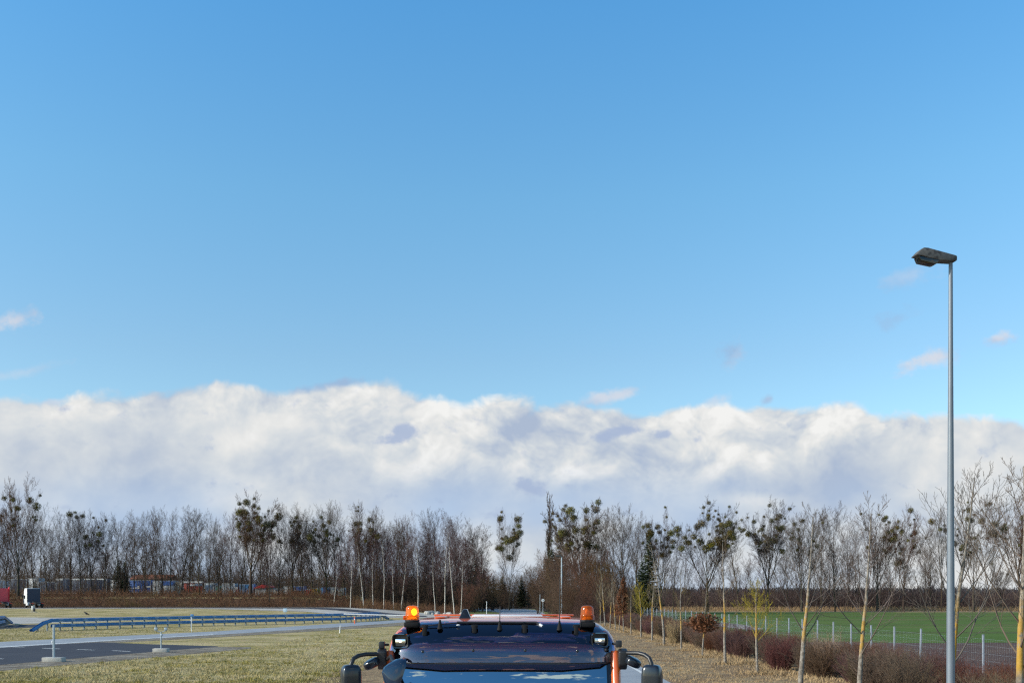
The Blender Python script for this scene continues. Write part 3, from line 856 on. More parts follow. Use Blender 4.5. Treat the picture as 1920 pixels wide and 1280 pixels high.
for k, (px, top) in enumerate(front):
    d = 207 + (k * 37 % 17)
    tree_at('slim', k, px, top + rnd.uniform(-4, 8), d, 'bare_tree', 'tall thin bare tree in the wood ' + zone(px), 'tree', G1, wide=rnd.uniform(0.62, 0.86))
G2 = 'lower bare trees deeper in the left wood'
for k in range(74):
    px = -20 + 930 * (k + rnd.random() * 0.8) / 74
    tree_at('slim' if k % 3 else 'purple', k + 3, px, rnd.uniform(975, 1040), rnd.uniform(243, 300), 'wood_tree', 'lower bare tree deeper in the wood ' + zone(px), 'tree', G2, wide=rnd.uniform(0.95, 1.3))
G3 = 'purple-twigged trees in the wood'
for k, (px, top) in enumerate([(505, 985), (545, 990), (640, 1000), (660, 985), (690, 990), (712, 1000), (735, 1000), (757, 995), (790, 985), (846, 985), (862, 1000), (885, 1005), (905, 1030), (775, 1015), (820, 1020)]):
    tree_at('purple', k, px, top, 200 + (k * 7) % 12, 'purple_tree', 'bare tree with purplish twigs ' + zone(px), 'tree', G3, wide=rnd.uniform(0.8, 1.1))
# birches
G4 = 'white-trunked birches at the edge of the wood'
bi = [(657, 1000, 193, 'white birch with forked pale limbs standing in front of the bank'), (682, 985, 194, 'slender straight white birch right of the forked birch'), (700, 1010, 194, 'short pale birch between two straight birches left of the beacon'),
      (720, 985, 192, 'tall slanting white birch behind the barrier boom'), (738, 1020, 190, 'thin pale birch just behind the tip of the wood edge'), (752, 1000, 192, 'thin birch next to the left beacon lens'),
      (784, 985, 187, 'white birch immediately right of the left beacon'), (816, 1010, 184, 'pale birch above the triangular roof housing'), (834, 975, 180, 'tallest bright white birch above the roof housing'), (852, 962, 178, 'bright white birch with a kinked trunk, left of the road'),
      (864, 1010, 178, 'slanting white birch leaning against the kinked birch'), (626, 1030, 200, 'small pale birch in front of the yellow container')]
for k, (px, top, d, lb) in enumerate(bi):
    tree_at('birch', k, px, top, d, 'birch_tree', lb, 'birch', G4, wide=0.85, rz=k * 0.9)
# right of the road: bare trees behind the row
G5 = 'bare trees beside the road on the right'
for k, (px, top, d, wd) in enumerate([(1052, 985, 200, 0.7), (1128, 960, 190, 0.75), (1152, 955, 176, 0.8), (1178, 950, 172, 0.95), (1196, 965, 178, 0.8), (1262, 975, 205, 0.6), (1284, 985, 215, 0.6), (1385, 960, 222, 0.8), (1476, 975, 225, 0.7), (1540, 965, 222, 0.7), (1120, 975, 186, 0.8), (1140, 985, 194, 0.85), (1164, 975, 186, 0.85), (1190, 985, 192, 0.8), (1208, 990, 188, 0.8), (1110, 965, 195, 0.8), (1566, 946, 210, 0.85), (1590, 965, 220, 0.75), (1612, 985, 232, 0.7), (1672, 985, 235, 0.7), (1745, 985, 230, 0.7), (1765, 960, 214, 0.7)]):
    tree_at('slim', k + 2, px, top, d, 'bare_tree', 'bare finely twigged tree ' + ('behind the roadside thicket near the spruce' if px < 1300 else 'along the far edge of the green field'), 'tree', G5, wide=wd)
for k in range(26):
    px = 1250 + k * 20 + rnd.uniform(-8, 8)
    tree_at('purple' if k % 2 else 'slim', k, px, rnd.uniform(1010, 1065), rnd.uniform(228, 252), 'small_bare_tree', 'low bare tree in the undergrowth behind the big field-edge mistletoe trees', 'tree', 'low trees behind the field edge', wide=rnd.uniform(0.9, 1.3))
tree_at('vase', 2, 1877, 1050, 225, 'bare_tree', 'small lone bare tree between two big mistletoe trees at the field edge', 'tree', mist=3, mist_size=(0.5, 1.0), wide=0.8, seed=55)
# roadside thicket
G6 = 'russet bushes of the roadside thicket'
for k, (px, top, d) in enumerate([(1012, 1050, 178), (1030, 1040, 165), (1046, 1030, 160), (1062, 1030, 150), (1080, 1022, 146), (1096, 1030, 140), (1112, 1030, 138), (1128, 1045, 132), (1142, 1050, 140), (1070, 1075, 132), (1088, 1070, 126), (1106, 1065, 122), (1124, 1080, 118), (1008, 1085, 180), (1150, 1075, 130), (1166, 1070, 142), (1040, 1085, 148), (1058, 1090, 138), (1050, 1082, 123), (1064, 1094, 120), (1040, 1098, 140)]):
    tree_at('thicket', k, px, top, d, 'tall_bush', 'tall dense russet bush beside the right lamp and road' if px < 1075 else 'tall brown bare bush behind the right beacon', 'bush', G6, wide=rnd.uniform(0.7, 0.95))
G7 = 'dark bushes closing the end of the road'
for k, (px, top, d) in enumerate([(905, 1085, 215), (922, 1078, 232), (940, 1088, 246), (958, 1085, 262), (976, 1090, 274), (992, 1088, 276), (1010, 1082, 270), (890, 1090, 200), (872, 1090, 192), (1026, 1070, 262), (925, 1100, 225), (948, 1105, 250), (968, 1104, 284), (984, 1100, 288), (900, 1060, 240), (1000, 1060, 290), (985, 1075, 300), (945, 1065, 300)]):
    tree_at('thicket', k + 1, px, top, d, 'dark_bush', 'dark purplish bush closing the view where the road bends away', 'bush', G7, wide=rnd.uniform(0.9, 1.3))


# conifers
def conifer(seed, h, r, dens=1.0):
    g = np.random.default_rng(seed)
    wood = MB().tube([(0, 0, -0.1), (0.03, 0, h * 0.5), (0, 0, h)], [h * 0.016, h * 0.010, 0.02], 7)
    p0 = []; p1 = []; r0 = []; r1 = []
    nb = int(95 * dens)
    for k in range(nb):
        t = 0.08 + 0.91 * (k / nb) ** 0.9
        z = t * h; L = r * (1.02 - t) ** 0.8 * g.uniform(0.65, 1.1) + 0.15
        a = k * 2.4 + g.uniform(-0.4, 0.4)
        d = np.array([math.cos(a), math.sin(a), -0.12 + 0.35 * t])
        q = np.array([0, 0, z]); e = q + d * L
        p0.append(q); p1.append(e); r0.append(0.04); r1.append(0.015)
        m = max(3, int(L * 16))
        for j in range(m):
            s = (j + 0.5) / m
            b = q + d * L * s
            for sg in (-1, 1):
                side = np.array([-d[1] * sg, d[0] * sg, g.uniform(-0.75, 0.1)]) * g.uniform(0.7, 1.2) + d * 0.7
                ln = (0.20 + 0.45 * (1 - s)) * min(1, L / 1.5)
                p0.append(b); p1.append(b + side * ln); r0.append(0.075); r1.append(0.012)
    v, f = prisms(p0, p1, r0, r1)
    return wood.mesh('trunk', bark), np_mesh('crown', v, f, needle)

con = [conifer(1, 12, 2.6), conifer(2, 10, 2.2)]
def put_conifer(k, px, top, d, name, label, sx=1.0, group=None):
    x = X(px, d); h = Z(top, d) - gz(x, d)
    o = empty(name, (x, d, gz(x, d)), label, 'conifer', group, rnd.uniform(0, 6))
    s = h / (12, 10)[k]; o.scale = (s * sx, s * sx, s)
    mesh_obj('trunk', con[k][0], o); mesh_obj('crown', con[k][1], o)
put_conifer(0, 1217, 1003, 150, 'spruce_tree', 'dark pointed spruce in the gap right of the brown thicket', 0.92)
put_conifer(1, 1204, 1050, 158, 'spruce_tree', 'shorter dark spruce touching the left side of the pointed spruce', 1.1)
GP = 'dark evergreens behind the road bend'
for k, (px, top) in enumerate([(893, 1045), (908, 1068), (925, 1078), (942, 1080), (978, 1085), (1035, 1028), (1050, 1030)]):
    put_conifer(k % 2, px, top, 262 if px < 1000 else 215, 'dark_conifer', 'low dark evergreen showing behind the bushes left of the road end' if px < 1000 else 'dark evergreen behind the far street lamp', 1.6, GP)
for k, (px, top) in enumerate([(222, 1045), (234, 1052), (66, 1085)]):
    put_conifer(k % 2, px, top, 228, 'dark_conifer', 'small dark conifer deep in the left wood behind the trailers', 1.1, 'small conifers in the left wood')

# ---- row of planted young trees along the road (true spacing about 6 m)
GY = 'row of young planted trees along the right verge'
TX = 9.97
row = [  # px of trunk, kind, idx, top row, label
    (1126, 'young', 0, 1094, 'farthest young tree of the row, beside the right beacon'),
    (1134, 'young', 1, 1062, 'thin pale young tree second from the beacon'),
    (1144, 'young', 2, 1078, 'thin young tree just left of the brown-leaved trees'),
    (1154, 'young', 3, 1085, 'slim grey young tree standing between the first brown leaves'),
    (1183, 'young', 0, 1098, 'young tree with orange lichen right of the brown-leaved crown'),
    (1202, 'bushy', 0, 1086, 'young tree with green-yellow upright twigs in the middle of the row'),
    (1223, 'young', 1, 1052, 'young tree with yellow lichened trunk in front of a white fence post'),
    (1245, 'young', 2, 1022, 'tall thin grey young tree below the narrow mistletoe tree'),
    (1277, 'young', 3, 1072, 'young tree with yellow lichen left of the pale puddle'),
    (1360, 'young', 0, 1008, 'tall straight whitish young tree with yellow top twigs by the puddle'),
    (1420, 'bushy', 1, 1086, 'bushy young tree with bright yellow lichen on every branch'),
    (1500, 'open', 0, 946, 'crooked young tree with orange lichen above its grey base'),
    (1610, 'open', 1, 930, 'tall lichened young tree left of the lamp post'),
    (1779, 'open', 2, 880, 'open young tree directly behind the lamp post'),
    (1908, 'open', 3, 832, 'nearest young tree of the row, cut by the right edge of the photo'),
]
for k, (px, kind, idx, top, lb) in enumerate(row):
    d = TX * F / (px - 955)
    plant(kind, idx, X(px, d), d, Z(top, d) * 1.03, 'young_tree', lb, 'young tree', GY, rz=k * 2.1)

def leaf_cloud(seed, n, rx, z0, z1, cone=True):
    g = np.random.default_rng(seed)
    t = g.uniform(0, 1, n) ** (1.3 if cone else 1.0)
    z = z0 + (z1 - z0) * t
    R_ = rx * ((1 - t) ** 0.7 + 0.08 if cone else np.sqrt(np.clip(1 - (2 * t - 1) ** 2, 0.05, 1)))
    a = g.uniform(0, 2 * math.pi, n); r = R_ * np.sqrt(g.uniform(0.02, 1, n))
    c = np.stack([r * np.cos(a), r * np.sin(a), z], 1)
    # clump
    k = g.integers(0, 60, n); cc = c[k]
    c = c * 0.55 + cc * 0.45
    d = g.normal(size=(n, 3)); d /= np.linalg.norm(d, axis=1, keepdims=True)
    e = np.cross(d, g.normal(size=(n, 3))); e /= np.linalg.norm(e, axis=1, keepdims=True)
    s = g.uniform(0.05, 0.10, n)[:, None]
    v = np.stack([c - d * s, c + e * s * 0.5, c + d * s, c - e * s * 0.5], 1).reshape(-1, 3)
    f = (np.arange(n) * 4)[:, None] + np.array([[0, 1, 2, 3]])
    return np_mesh('dry_leaves', v, f, oak_leaf)

for px, top, z0, z1, rx, n, lb in [(1169, 1078, 1.5, 4.9, 0.85, 2600, 'conical young oak still holding its dry brown leaves'), (1161, 1098, 1.4, 3.8, 0.7, 1100, 'smaller young oak with dry brown leaves left of the conical oak'),
                                   (1317, 1090, 1.25, 2.35, 1.15, 1300, 'young oak with a low skirt of dry brown leaves beside the puddle')]:
    d = TX * F / (px - 955)
    o = plant('young', int(px) % 4, X(px, d), d, Z(top, d), 'young_oak', lb, 'young tree', GY)
    s = o.scale.z
    l = mesh_obj('dry_leaves', leaf_cloud(px, n, rx, z0, z1, px != 1317), o); l.scale = (1 / s,) * 3


# ---- shrubs of the hedge
def shrub_mesh(seed, mat, h=1.5, w=0.9, n=150, r=0.006, fan=0.5, sub=6):
    g = np.random.default_rng(seed)
    p0 = []; p1 = []; q0 = []; q1 = []
    for k in range(n):
        a = g.uniform(0, 6.28); rr = w * 0.35 * math.sqrt(g.uniform())
        p = np.array([rr * math.cos(a), rr * math.sin(a), -0.05])
        d = np.array([math.cos(a) * fan * g.uniform(0, 1), math.sin(a) * fan * g.uniform(0, 1), 1.0]); d /= np.linalg.norm(d)
        L = h * g.uniform(0.55, 1.05); ns = 4
        for i in range(ns):
            d = d + g.normal(size=3) * 0.10 + np.array([0, 0, 0.06]); d /= np.linalg.norm(d)
            e = p + d * L / ns
            t0 = 1 - i / ns * 0.7; t1 = 1 - (i + 1) / ns * 0.7
            p0.append(p); p1.append(e); q0.append(r * t0); q1.append(r * t1)
            for _ in range(sub if i else 1):
                s = p + (e - p) * g.uniform(); dd = d + g.normal(size=3) * 0.42; dd /= np.linalg.norm(dd)
                p0.append(s); p1.append(s + dd * L * g.uniform(0.10, 0.24)); q0.append(r * 0.6); q1.append(r * 0.35)
            p = e
    v, f = prisms(p0, p1, q0, q1)
    return np_mesh('shrub', v, f, mat)

shr = {'sparse': [shrub_mesh(31 + k, shrub_brown, n=38, sub=3, fan=0.25) for k in range(2)], 'red': [shrub_mesh(1 + k, shrub_red) for k in range(3)], 'brown': [shrub_mesh(11 + k, shrub_brown) for k in range(2)],
       'pale': [shrub_mesh(21, shrub_pale, fan=0.35, sub=2, n=130), shrub_mesh(22, shrub_pale, fan=0.4, sub=2, n=110)]}
GS = 'twiggy shrubs of the hedge along the fence'
g = random.Random(3)
yy = 19.0; k = 0
while yy < 118:
    for lane in range(3):
        kind = g.choice(['red', 'red', 'brown', 'red', 'brown']) if yy > 30 else g.choice(['sparse', 'sparse', 'brown', 'sparse', 'red'])
        x = 11.8 + lane * 1.55 + g.uniform(-0.35, 0.35) + (0.3 if yy < 40 else -0.1)
        y = yy + g.uniform(-0.5, 0.5)
        px = 960 + x / y * F
        if px > 1960 or (lane == 2 and g.random() < 0.5) or g.random() < 0.10: continue
        near = 'right of the lamp post' if px > 1790 else ('between the tall lichened young tree and the lamp post' if px > 1615 else ('between the crooked and the tall lichened young trees' if px > 1505 else ('between the bushy yellow and the crooked young trees' if px > 1425 else ('by the puddle' if px > 1290 else 'at the far end of the row of young trees'))))
        o = mesh_obj('hedge_shrub', g.choice(shr[kind]))
        o.location = (x, y, gz(x, y)); o.rotation_euler = (0, 0, g.uniform(0, 6.28))
        s = g.uniform(0.70, 0.98) * (1.0 if yy > 27 else 0.85); o.scale = (s * 1.35, s * 1.35, s)
        tag(o, {'red': 'purple-red', 'brown': 'brown', 'sparse': 'sparse thin-stemmed'}[kind] + ' twiggy hedge shrub ' + near, 'shrub', GS)
    yy += 1.55 + yy * 0.012; k += 1
for px, d, idx, s, lb in [(1553, 38.5, 0, 1.15, 'pale straw-coloured shrub between the crooked and the tall lichened young trees'), (1262, 66, 1, 1.1, 'pale dry shrub in the far part of the hedge')]:
    o = mesh_obj('pale_shrub', shr['pale'][idx]); o.location = (X(px, d), d, 0); o.scale = (s, s, s)
    tag(o, lb, 'shrub', GS)


# ---- masses nobody could count
def thicket_mass(name, pts, mat, hmin, hmax, seed, r=0.018, lean=0.5, seg=2, zoff=-0.1, sub=3):
    """pts: (n,2) ground points"""
    g = np.random.default_rng(seed)
    n = len(pts)
    z = np.array([gz(a, b) for a, b in pts]) + zoff
    p = np.column_stack([pts, z])
    d = np.column_stack([g.normal(size=n) * lean, g.normal(size=n) * lean, np.ones(n)]); d /= np.linalg.norm(d, axis=1, keepdims=True)
    L = g.uniform(hmin, hmax, n)[:, None]
    A = []; B = []; C = []; E = []
    for i in range(seg):
        e = p + d * L / seg
        A.append(p); B.append(e); C.append(np.full(n, r * (1 - 0.4 * i))); E.append(np.full(n, r * (0.6 - 0.25 * i)))
        for _ in range(sub):
            s = p + (e - p) * g.uniform(0.1, 1, (n, 1)); dd = d + g.normal(size=(n, 3)) * 0.55
            A.append(s); B.append(s + dd * L * g.uniform(0.12, 0.32, (n, 1))); C.append(np.full(n, r * 0.6)); E.append(np.full(n, r * 0.3))
        p = e; d = d + g.normal(size=(n, 3)) * 0.25; d /= np.linalg.norm(d, axis=1, keepdims=True)
    v, f = prisms(np.concatenate(A), np.concatenate(B), np.concatenate(C), np.concatenate(E))
    o = mesh_obj(name, np_mesh(name, v, f, mat)); o['kind'] = 'stuff'
    return o

ng = np.random.default_rng(4)
def rect(n, x0, x1, y0, y1): return np.column_stack([ng.uniform(x0, x1, n), ng.uniform(y0, y1, n)])
bramble = material('bramble', (0.16, 0.085, 0.050), 0.9, var=0.35, nscale=0.25, second=(0.16, 0.11, 0.045), second_at=(0.52, 0.66), spec=0.15)
undergrowth_m = material('undergrowth', (0.095, 0.066, 0.046), 0.9, var=0.3, nscale=0.2, spec=0.15)
tag(thicket_mass('bramble_thicket', np.concatenate([rect(9000, -125, -26, 196, 210), rect(1500, -30, -9, 187, 206)]), bramble, 0.6, 1.9, 1, r=0.03, lean=0.7), 'low brown bramble thicket covering the bank below the wood', 'brambles')
tag(thicket_mass('wood_undergrowth', np.concatenate([rect(3600, -160, -28, 238, 330), rect(560, -130, -30, 209, 229), rect(1600, -170, -25, 300, 345), rect(2600, -30, -9, 204, 270)]), undergrowth_m, 2.5, 7.5, 2, r=0.035, lean=0.22, seg=3, sub=5), 'dark tangle of saplings on the floor of the left wood', 'undergrowth')
tag(thicket_mass('far_undergrowth', np.concatenate([rect(1200, 8, 22, 150, 260), rect(800, -12, 8, 268, 320)]), undergrowth_m, 2.0, 5.5, 6, r=0.03, lean=0.3, seg=3, sub=4), 'dark tangle of saplings around the end of the road', 'undergrowth')
hedge_m = material('far_hedge_twigs', (0.105, 0.070, 0.062), 0.9, var=0.3, nscale=0.12, spec=0.15)
tag(thicket_mass('far_hedge', rect(9500, 24, 175, 226, 262), hedge_m, 2.4, 5.0, 3, r=0.035, lean=0.35, seg=2, sub=4), 'brown leafless hedge mass behind the far edge of the green field', 'hedge')
reed_m = material('dry_reed', (0.36, 0.24, 0.13), 0.9, var=0.25, nscale=0.2, spec=0.15)
tag(thicket_mass('reed_strip', rect(6000, 27, 150, 215, 226), reed_m, 0.5, 1.3, 5, r=0.03, lean=0.3, seg=1, sub=1), 'tan strip of dry reeds along the field edge', 'reeds')
tag(thicket_mass('dark_red_scrub', np.concatenate([rect(700, 8.2, 12.5, 118, 165)]), shrub_red, 1.5, 3.8, 8, r=0.014, lean=0.25, seg=3, sub=4), 'dark red twiggy scrub lining the right side of the road', 'scrub')
# distant forest ridge on the horizon
far_m = material('distant_forest', (0.070, 0.066, 0.072), 0.95, var=0.3, nscale=0.05, spec=0.1)
tag(thicket_mass('distant_forest', np.column_stack([ng.uniform(60, 900, 9000), ng.uniform(900, 1000, 9000)]), far_m, 7, 12.5, 9, r=0.55, lean=0.2, seg=1, sub=2), 'far dark line of forest on the horizon beyond the field', 'forest')
# grass blades near enough to show
gm = material('dry_grass_blade', (0.42, 0.345, 0.175), 0.9, var=0.3, nscale=0.35, second=(0.27, 0.225, 0.062), second_at=(0.47, 0.56), spec=0.15)
gm2 = material('brown_grass_blade', (0.36, 0.25, 0.135), 0.9, var=0.35, nscale=0.5, spec=0.15)
def blades(name, pts, mat, hmin, hmax, seed, wd=0.012):
    g = np.random.default_rng(seed); n = len(pts)
    z = np.zeros(n)
    p = np.column_stack([pts, z]); a = g.uniform(0, 6.28, n)
    s = np.column_stack([np.cos(a), np.sin(a), np.zeros(n)]) * wd
    L = g.uniform(hmin, hmax, n)[:, None]
    t = np.column_stack([g.normal(size=n) * 0.75, g.normal(size=n) * 0.75, np.ones(n)]); t /= np.linalg.norm(t, axis=1, keepdims=True)
    v = np.stack([p - s, p + s, p + t * L], 1).reshape(-1, 3)
    f = (np.arange(n) * 3)[:, None] + np.array([[0, 1, 2]])
    o = mesh_obj(name, np_mesh(name, v, f, mat)); o['kind'] = 'stuff'
    return o
def in_view(n, py0, py1, px0, px1, ok, seed, tuft=6):
    """points spread over a patch of ground, denser near, in small tufts"""
    g = np.random.default_rng(seed)
    py = g.uniform(py0, py1, n); px = g.uniform(px0, px1, n)
    d = H * F / (py - HOR); x = (px - 960) / F * d
    x = np.repeat(x, tuft) + g.normal(size=n * tuft) * 0.07; d = np.repeat(d, tuft) + g.normal(size=n * tuft) * 0.07
    m = ok(x, d)
    return np.column_stack([x[m], d[m]])
def left_ok(x, d):
    # keep off the practice lane, its stony edge, the side road and the brown verge
    px = 960 + x / d * F; py = HOR + H * F / d
    edge = np.interp(px, [-260, 0, 100, 185, 300, 408, 470, 640, 760], [1303, 1258, 1249, 1242, 1232, 1222, 1215.5, 1180, 1172.5])
    return (py > edge) & (x < -6.3)
tag(blades('meadow_grass', in_view(16000, 1176, 1330, -40, 760, left_ok, 1), gm, 0.04, 0.13, 11), 'short dry meadow grass on the left foreground', 'grass')
grg = np.random.default_rng(77)
def around(x, y, n, r): return np.column_stack([x + grg.normal(size=n) * r, y + grg.normal(size=n) * r])
base_pts = np.concatenate([around(TX, TX * F / (px - 955), 380, 0.33) for px, *_ in row] + [around(TX, TX * F / (px - 955), 380, 0.33) for px in (1169, 1161, 1317)])
tag(blades('tree_base_grass', base_pts, gm2, 0.08, 0.26, 31, 0.014), 'tufts of longer dry grass round the feet of the young trees', 'grass')
ye = grg.uniform(20, 110, 9000) ** 1.0
tag(blades('hedge_foot_grass', np.column_stack([11.15 + grg.normal(size=9000) * 0.45 + 0.25 * np.sin(ye * 0.9), ye]), gm2, 0.08, 0.30, 32, 0.014), 'pale long grass along the foot of the hedge', 'grass')
tg = in_view(1500, 1180, 1330, -40, 700, left_ok, 41, tuft=14)
tag(blades('grass_tufts', tg, gm, 0.08, 0.24, 33, 0.014), 'scattered longer tufts in the dry meadow grass', 'grass')
tag(blades('verge_grass', in_view(9000, 1180, 1330, 1120, 1960, lambda x, d: (x > 5.9) & (x < 12.5), 2), gm2, 0.04, 0.14, 12), 'brown dry grass on the right verge under the young trees', 'grass')
tag(blades('strip_grass', np.concatenate([in_view(3000, 1176, 1203, -20, 420, lambda x, d: (HOR + H * F / d) < np.interp(960 + x / d * F, [0, 200, 400, 640], [1202, 1192, 1182.5, 1167.5]), 3)]), gm, 0.05, 0.16, 13), 'dry grass strip between the side road and the blue guardrail', 'grass')

# ------------------------------------------------------------------ street lamps
def lamp(x, y, top, label, r0, r1, rz, head_s=1.0, pm=None, group='street lamps along the right side of the road'):
    o = empty('street_lamp', (x, y, 0), label, 'street lamp', group, rz)
    MB().lathe((0, 0, 0), [(r0 * 1.25, -0.2), (r0 * 1.25, 0.9), (r0, 1.0), (r0 * 0.97, 2.5), (r1 * 1.15, top - 1.2), (r1, top - 0.02)], 20).build('pole', pm or pole_mat, o, smooth=True)
    s = head_s
    # housing: wedge, deep at the free end (towards -x), pole socket at x = 0
    hd = MB().prism([(-0.72, 0.115), (-0.62, 0.235), (-0.56, 0.275), (-0.48, 0.272), (0.05, 0.135), (0.072, 0.12), (0.072, 0.035), (0.05, 0.012), (-0.30, 0.02), (-0.60, 0.10)], -0.10, 0.10, 'y')
    me = hd.mesh('lamp_head', lamp_grey, bevel=0.022, segs=3, angle=25)
    h = mesh_obj('lamp_head', me, o); h.location = (0, 0, top - 0.03); h.scale = (s, s, s * 0.86)
    bowl = MB().prism([(-0.665, 0.10), (-0.62, -0.012), (-0.36, -0.065), (-0.315, -0.055), (-0.265, 0.008), (-0.27, 0.03)], -0.092, 0.092, 'y')
    b = mesh_obj('lamp_bowl', bowl.mesh('lamp_bowl', lamp_bowl_glass, bevel=0.02, segs=3, angle=25), o); b.location = (0, 0, top - 0.03); b.scale = (s, s, s * 0.86)
    rf = MB().prism([(-0.62, 0.085), (-0.60, 0.03), (-0.32, -0.02), (-0.30, 0.02)], -0.06, 0.06, 'y')
    q = mesh_obj('reflector', rf.mesh('reflector', black_plastic), o); q.location = (0, 0, top - 0.03); q.scale = (s, s, s * 0.86)
    MB().box((0, -r0 * 1.2, 0.75), (0.09, 0.02, 0.32)).build('hatch', galv, o, bevel=0.005)
    return o
lamp_grey = material('lamp_housing', (0.10, 0.096, 0.09), 0.6, var=0.35, nscale=9, second=(0.04, 0.036, 0.034), second_at=(0.46, 0.6))
lamp(X(1782.5, 16.0), 16.0, Z(490, 16.0), 'tall grey street lamp on the right, its stained head turned left', 0.066, 0.031, R(6), 0.89)
lamp(X(1053, 128), 128, Z(1043, 128), 'distant street lamp standing before the russet thicket beyond the truck', 0.11, 0.07, R(4), 1.15, galv)

# ------------------------------------------------------------------ wire fence along the field
fence = empty('wire_fence', (16.75, 60, 0), 'grey metal posted wire fence between the hedge and the field', 'fence')
post_me = MB().box((0, 0, 0.9), (0.062, 0.062, 1.8)).box((0, 0, 1.81), (0.07, 0.07, 0.02)).mesh('post', material('fence_post_steel', (0.30, 0.32, 0.36), 0.5, metal=0.2, var=0.15, nscale=4), bevel=0.004)
y = 29.5; py_ = []
while y < 128: py_.append(y); y += 2.72
frng = random.Random(5)
for y in py_:
    p = mesh_obj('post', post_me, fence); p.location = (0, y - 60, frng.uniform(-0.04, 0.03)); p.rotation_euler = (frng.gauss(0, 0.015), frng.gauss(0, 0.02), 0)
wires = MB()
for zz in (0.12, 0.35, 0.6, 0.85, 1.1, 1.38, 1.62):
    wires.tube([(0.036, 24 - 60, zz), (0.036, 130 - 60, zz)], 0.0022, 4)
wires.build('wire', galv, fence)
v = []; yy = 26.0
p0 = []; p1 = []
while yy < 125:
    p0.append((0.036, yy - 60, 0.1)); p1.append((0.036, yy - 60, 1.62)); yy += 0.16
vv, ff = prisms(p0, p1, np.full(len(p0), 0.0016), np.full(len(p0), 0.0016))
mesh_obj('mesh_wire', np_mesh('mesh_wire', vv, ff, galv), fence)

# ------------------------------------------------------------------ guardrails
rail_post = material('rail_post_steel', (0.10, 0.13, 0.16), 0.5, metal=0.3, var=0.15)
def guardrail(path, label, ramp0=0, ramp1=0, zt=1.10):
    """double sided two-beam crash barrier; path = [(x,y)]"""
    P = [Vector((a, b, 0)) for a, b in path]
    fine = []
    for a, b in zip(P[:-1], P[1:]):
        for k in range(6): fine.append(a.lerp(b, k / 6))
    fine.append(P[-1])
    dist = [0]
    for a, b in zip(fine[:-1], fine[1:]): dist.append(dist[-1] + (b - a).length)
    T = dist[-1]
    def lift(s):
        k = 1.0
        if ramp0 and s < ramp0: k = min(k, s / ramp0)
        if ramp1 and s > T - ramp1: k = min(k, (T - s) / ramp1)
        return k
    o = empty('guardrail', (fine[0].x, fine[0].y, 0), label, 'guardrail')
    org = fine[0]
    def at(s):
        for i in range(len(fine) - 1):
            if dist[i + 1] >= s - 1e-6:
                t = (s - dist[i]) / (dist[i + 1] - dist[i]); return fine[i].lerp(fine[i + 1], t), (fine[i + 1] - fine[i]).normalized()
        return fine[-1], (fine[-1] - fine[-2]).normalized()
    prof = [(-0.02, 0.165), (0.0, 0.155), (0.035, 0.125), (0.075, 0.10), (0.075, 0.06), (0.02, 0.02), (0.02, -0.02), (0.075, -0.06), (0.075, -0.10), (0.035, -0.125), (0.0, -0.155)]
    for beam, zc in ((0, zt - 0.155), (1, zt - 0.66)):
        for sgn in (-1, 1):
            m = MB(); vs = []; n = 0
            S = [T * i / 60 for i in range(61)]
            S = [s for s in S if (beam == 0 or lift(s) > 0.93)]
            for s in S:
                c, t = at(s); nr = Vector((t.y, -t.x, 0)) * sgn
                for a, b in prof:
                    q = c - org + nr * (0.10 + a); vs.append((q.x, q.y, 0.05 + (zc - 0.05) * lift(s) + b)); 
                n += 1
            k = len(prof)
            fs = [(i * k + j, i * k + j + 1, (i + 1) * k + j + 1, (i + 1) * k + j) for i in range(n - 1) for j in range(k - 1)]
            m.add(vs, fs); m.build('beam', rail_blue, o, smooth=True)
    s = 1.0; pm = None
    while s < T - 0.5:
        c, t = at(s); q = c - org
        hgt = max(0.15, (zt - 0.05) * lift(s))
        if pm is None or lift(s) < 1:
            me = MB().box((0, 0, hgt / 2), (0.10, 0.16, hgt)).box((0, 0, hgt - 0.12), (0.12, 0.235, 0.12)).box((0, 0, hgt - 0.60), (0.12, 0.235, 0.12) if hgt > 0.9 else (0.01, 0.01, 0.01)).mesh('post', rail_post)
            if lift(s) >= 1: pm = me
        else: me = pm
        p = mesh_obj('post', me, o); p.location = q; p.rotation_euler = (0, 0, math.atan2(t.y, t.x))
        # bright overlap plates of the beam joints on the camera side
        if lift(s) >= 1:
            for zc in (zt - 0.155, zt - 0.66):
                pl = mesh_obj('joint_plate', plate_me, o); pl.location = q + Vector((t.y, -t.x, 0)) * 0.178 + Vector((0, 0, zc)); pl.rotation_euler = (0, 0, math.atan2(t.y, t.x))
        s += 1.38 if T < 60 else 1.42
    return o
plate_me = MB().box((0, 0, 0.078), (0.46, 0.006, 0.05)).box((0, 0, -0.085), (0.46, 0.006, 0.05)).mesh('joint_plate', galv)
def GP_(px, d): return (X(px, d), d)
guardrail([GP_(58, 88.5), GP_(82, 90.5), GP_(200, 97), GP_(320, 103), GP_(440, 109), GP_(560, 116), GP_(640, 121), GP_(690, 128), GP_(728, 138)],
          'long blue-grey double guardrail curving across the grass on the left', ramp0=2.6, ramp1=5.0)
guardrail([GP_(-160, 93), GP_(-70, 97), GP_(-5, 102), GP_(22, 116)], 'end of a second guardrail sloping to the ground at the left edge', ramp0=0, ramp1=9.0)

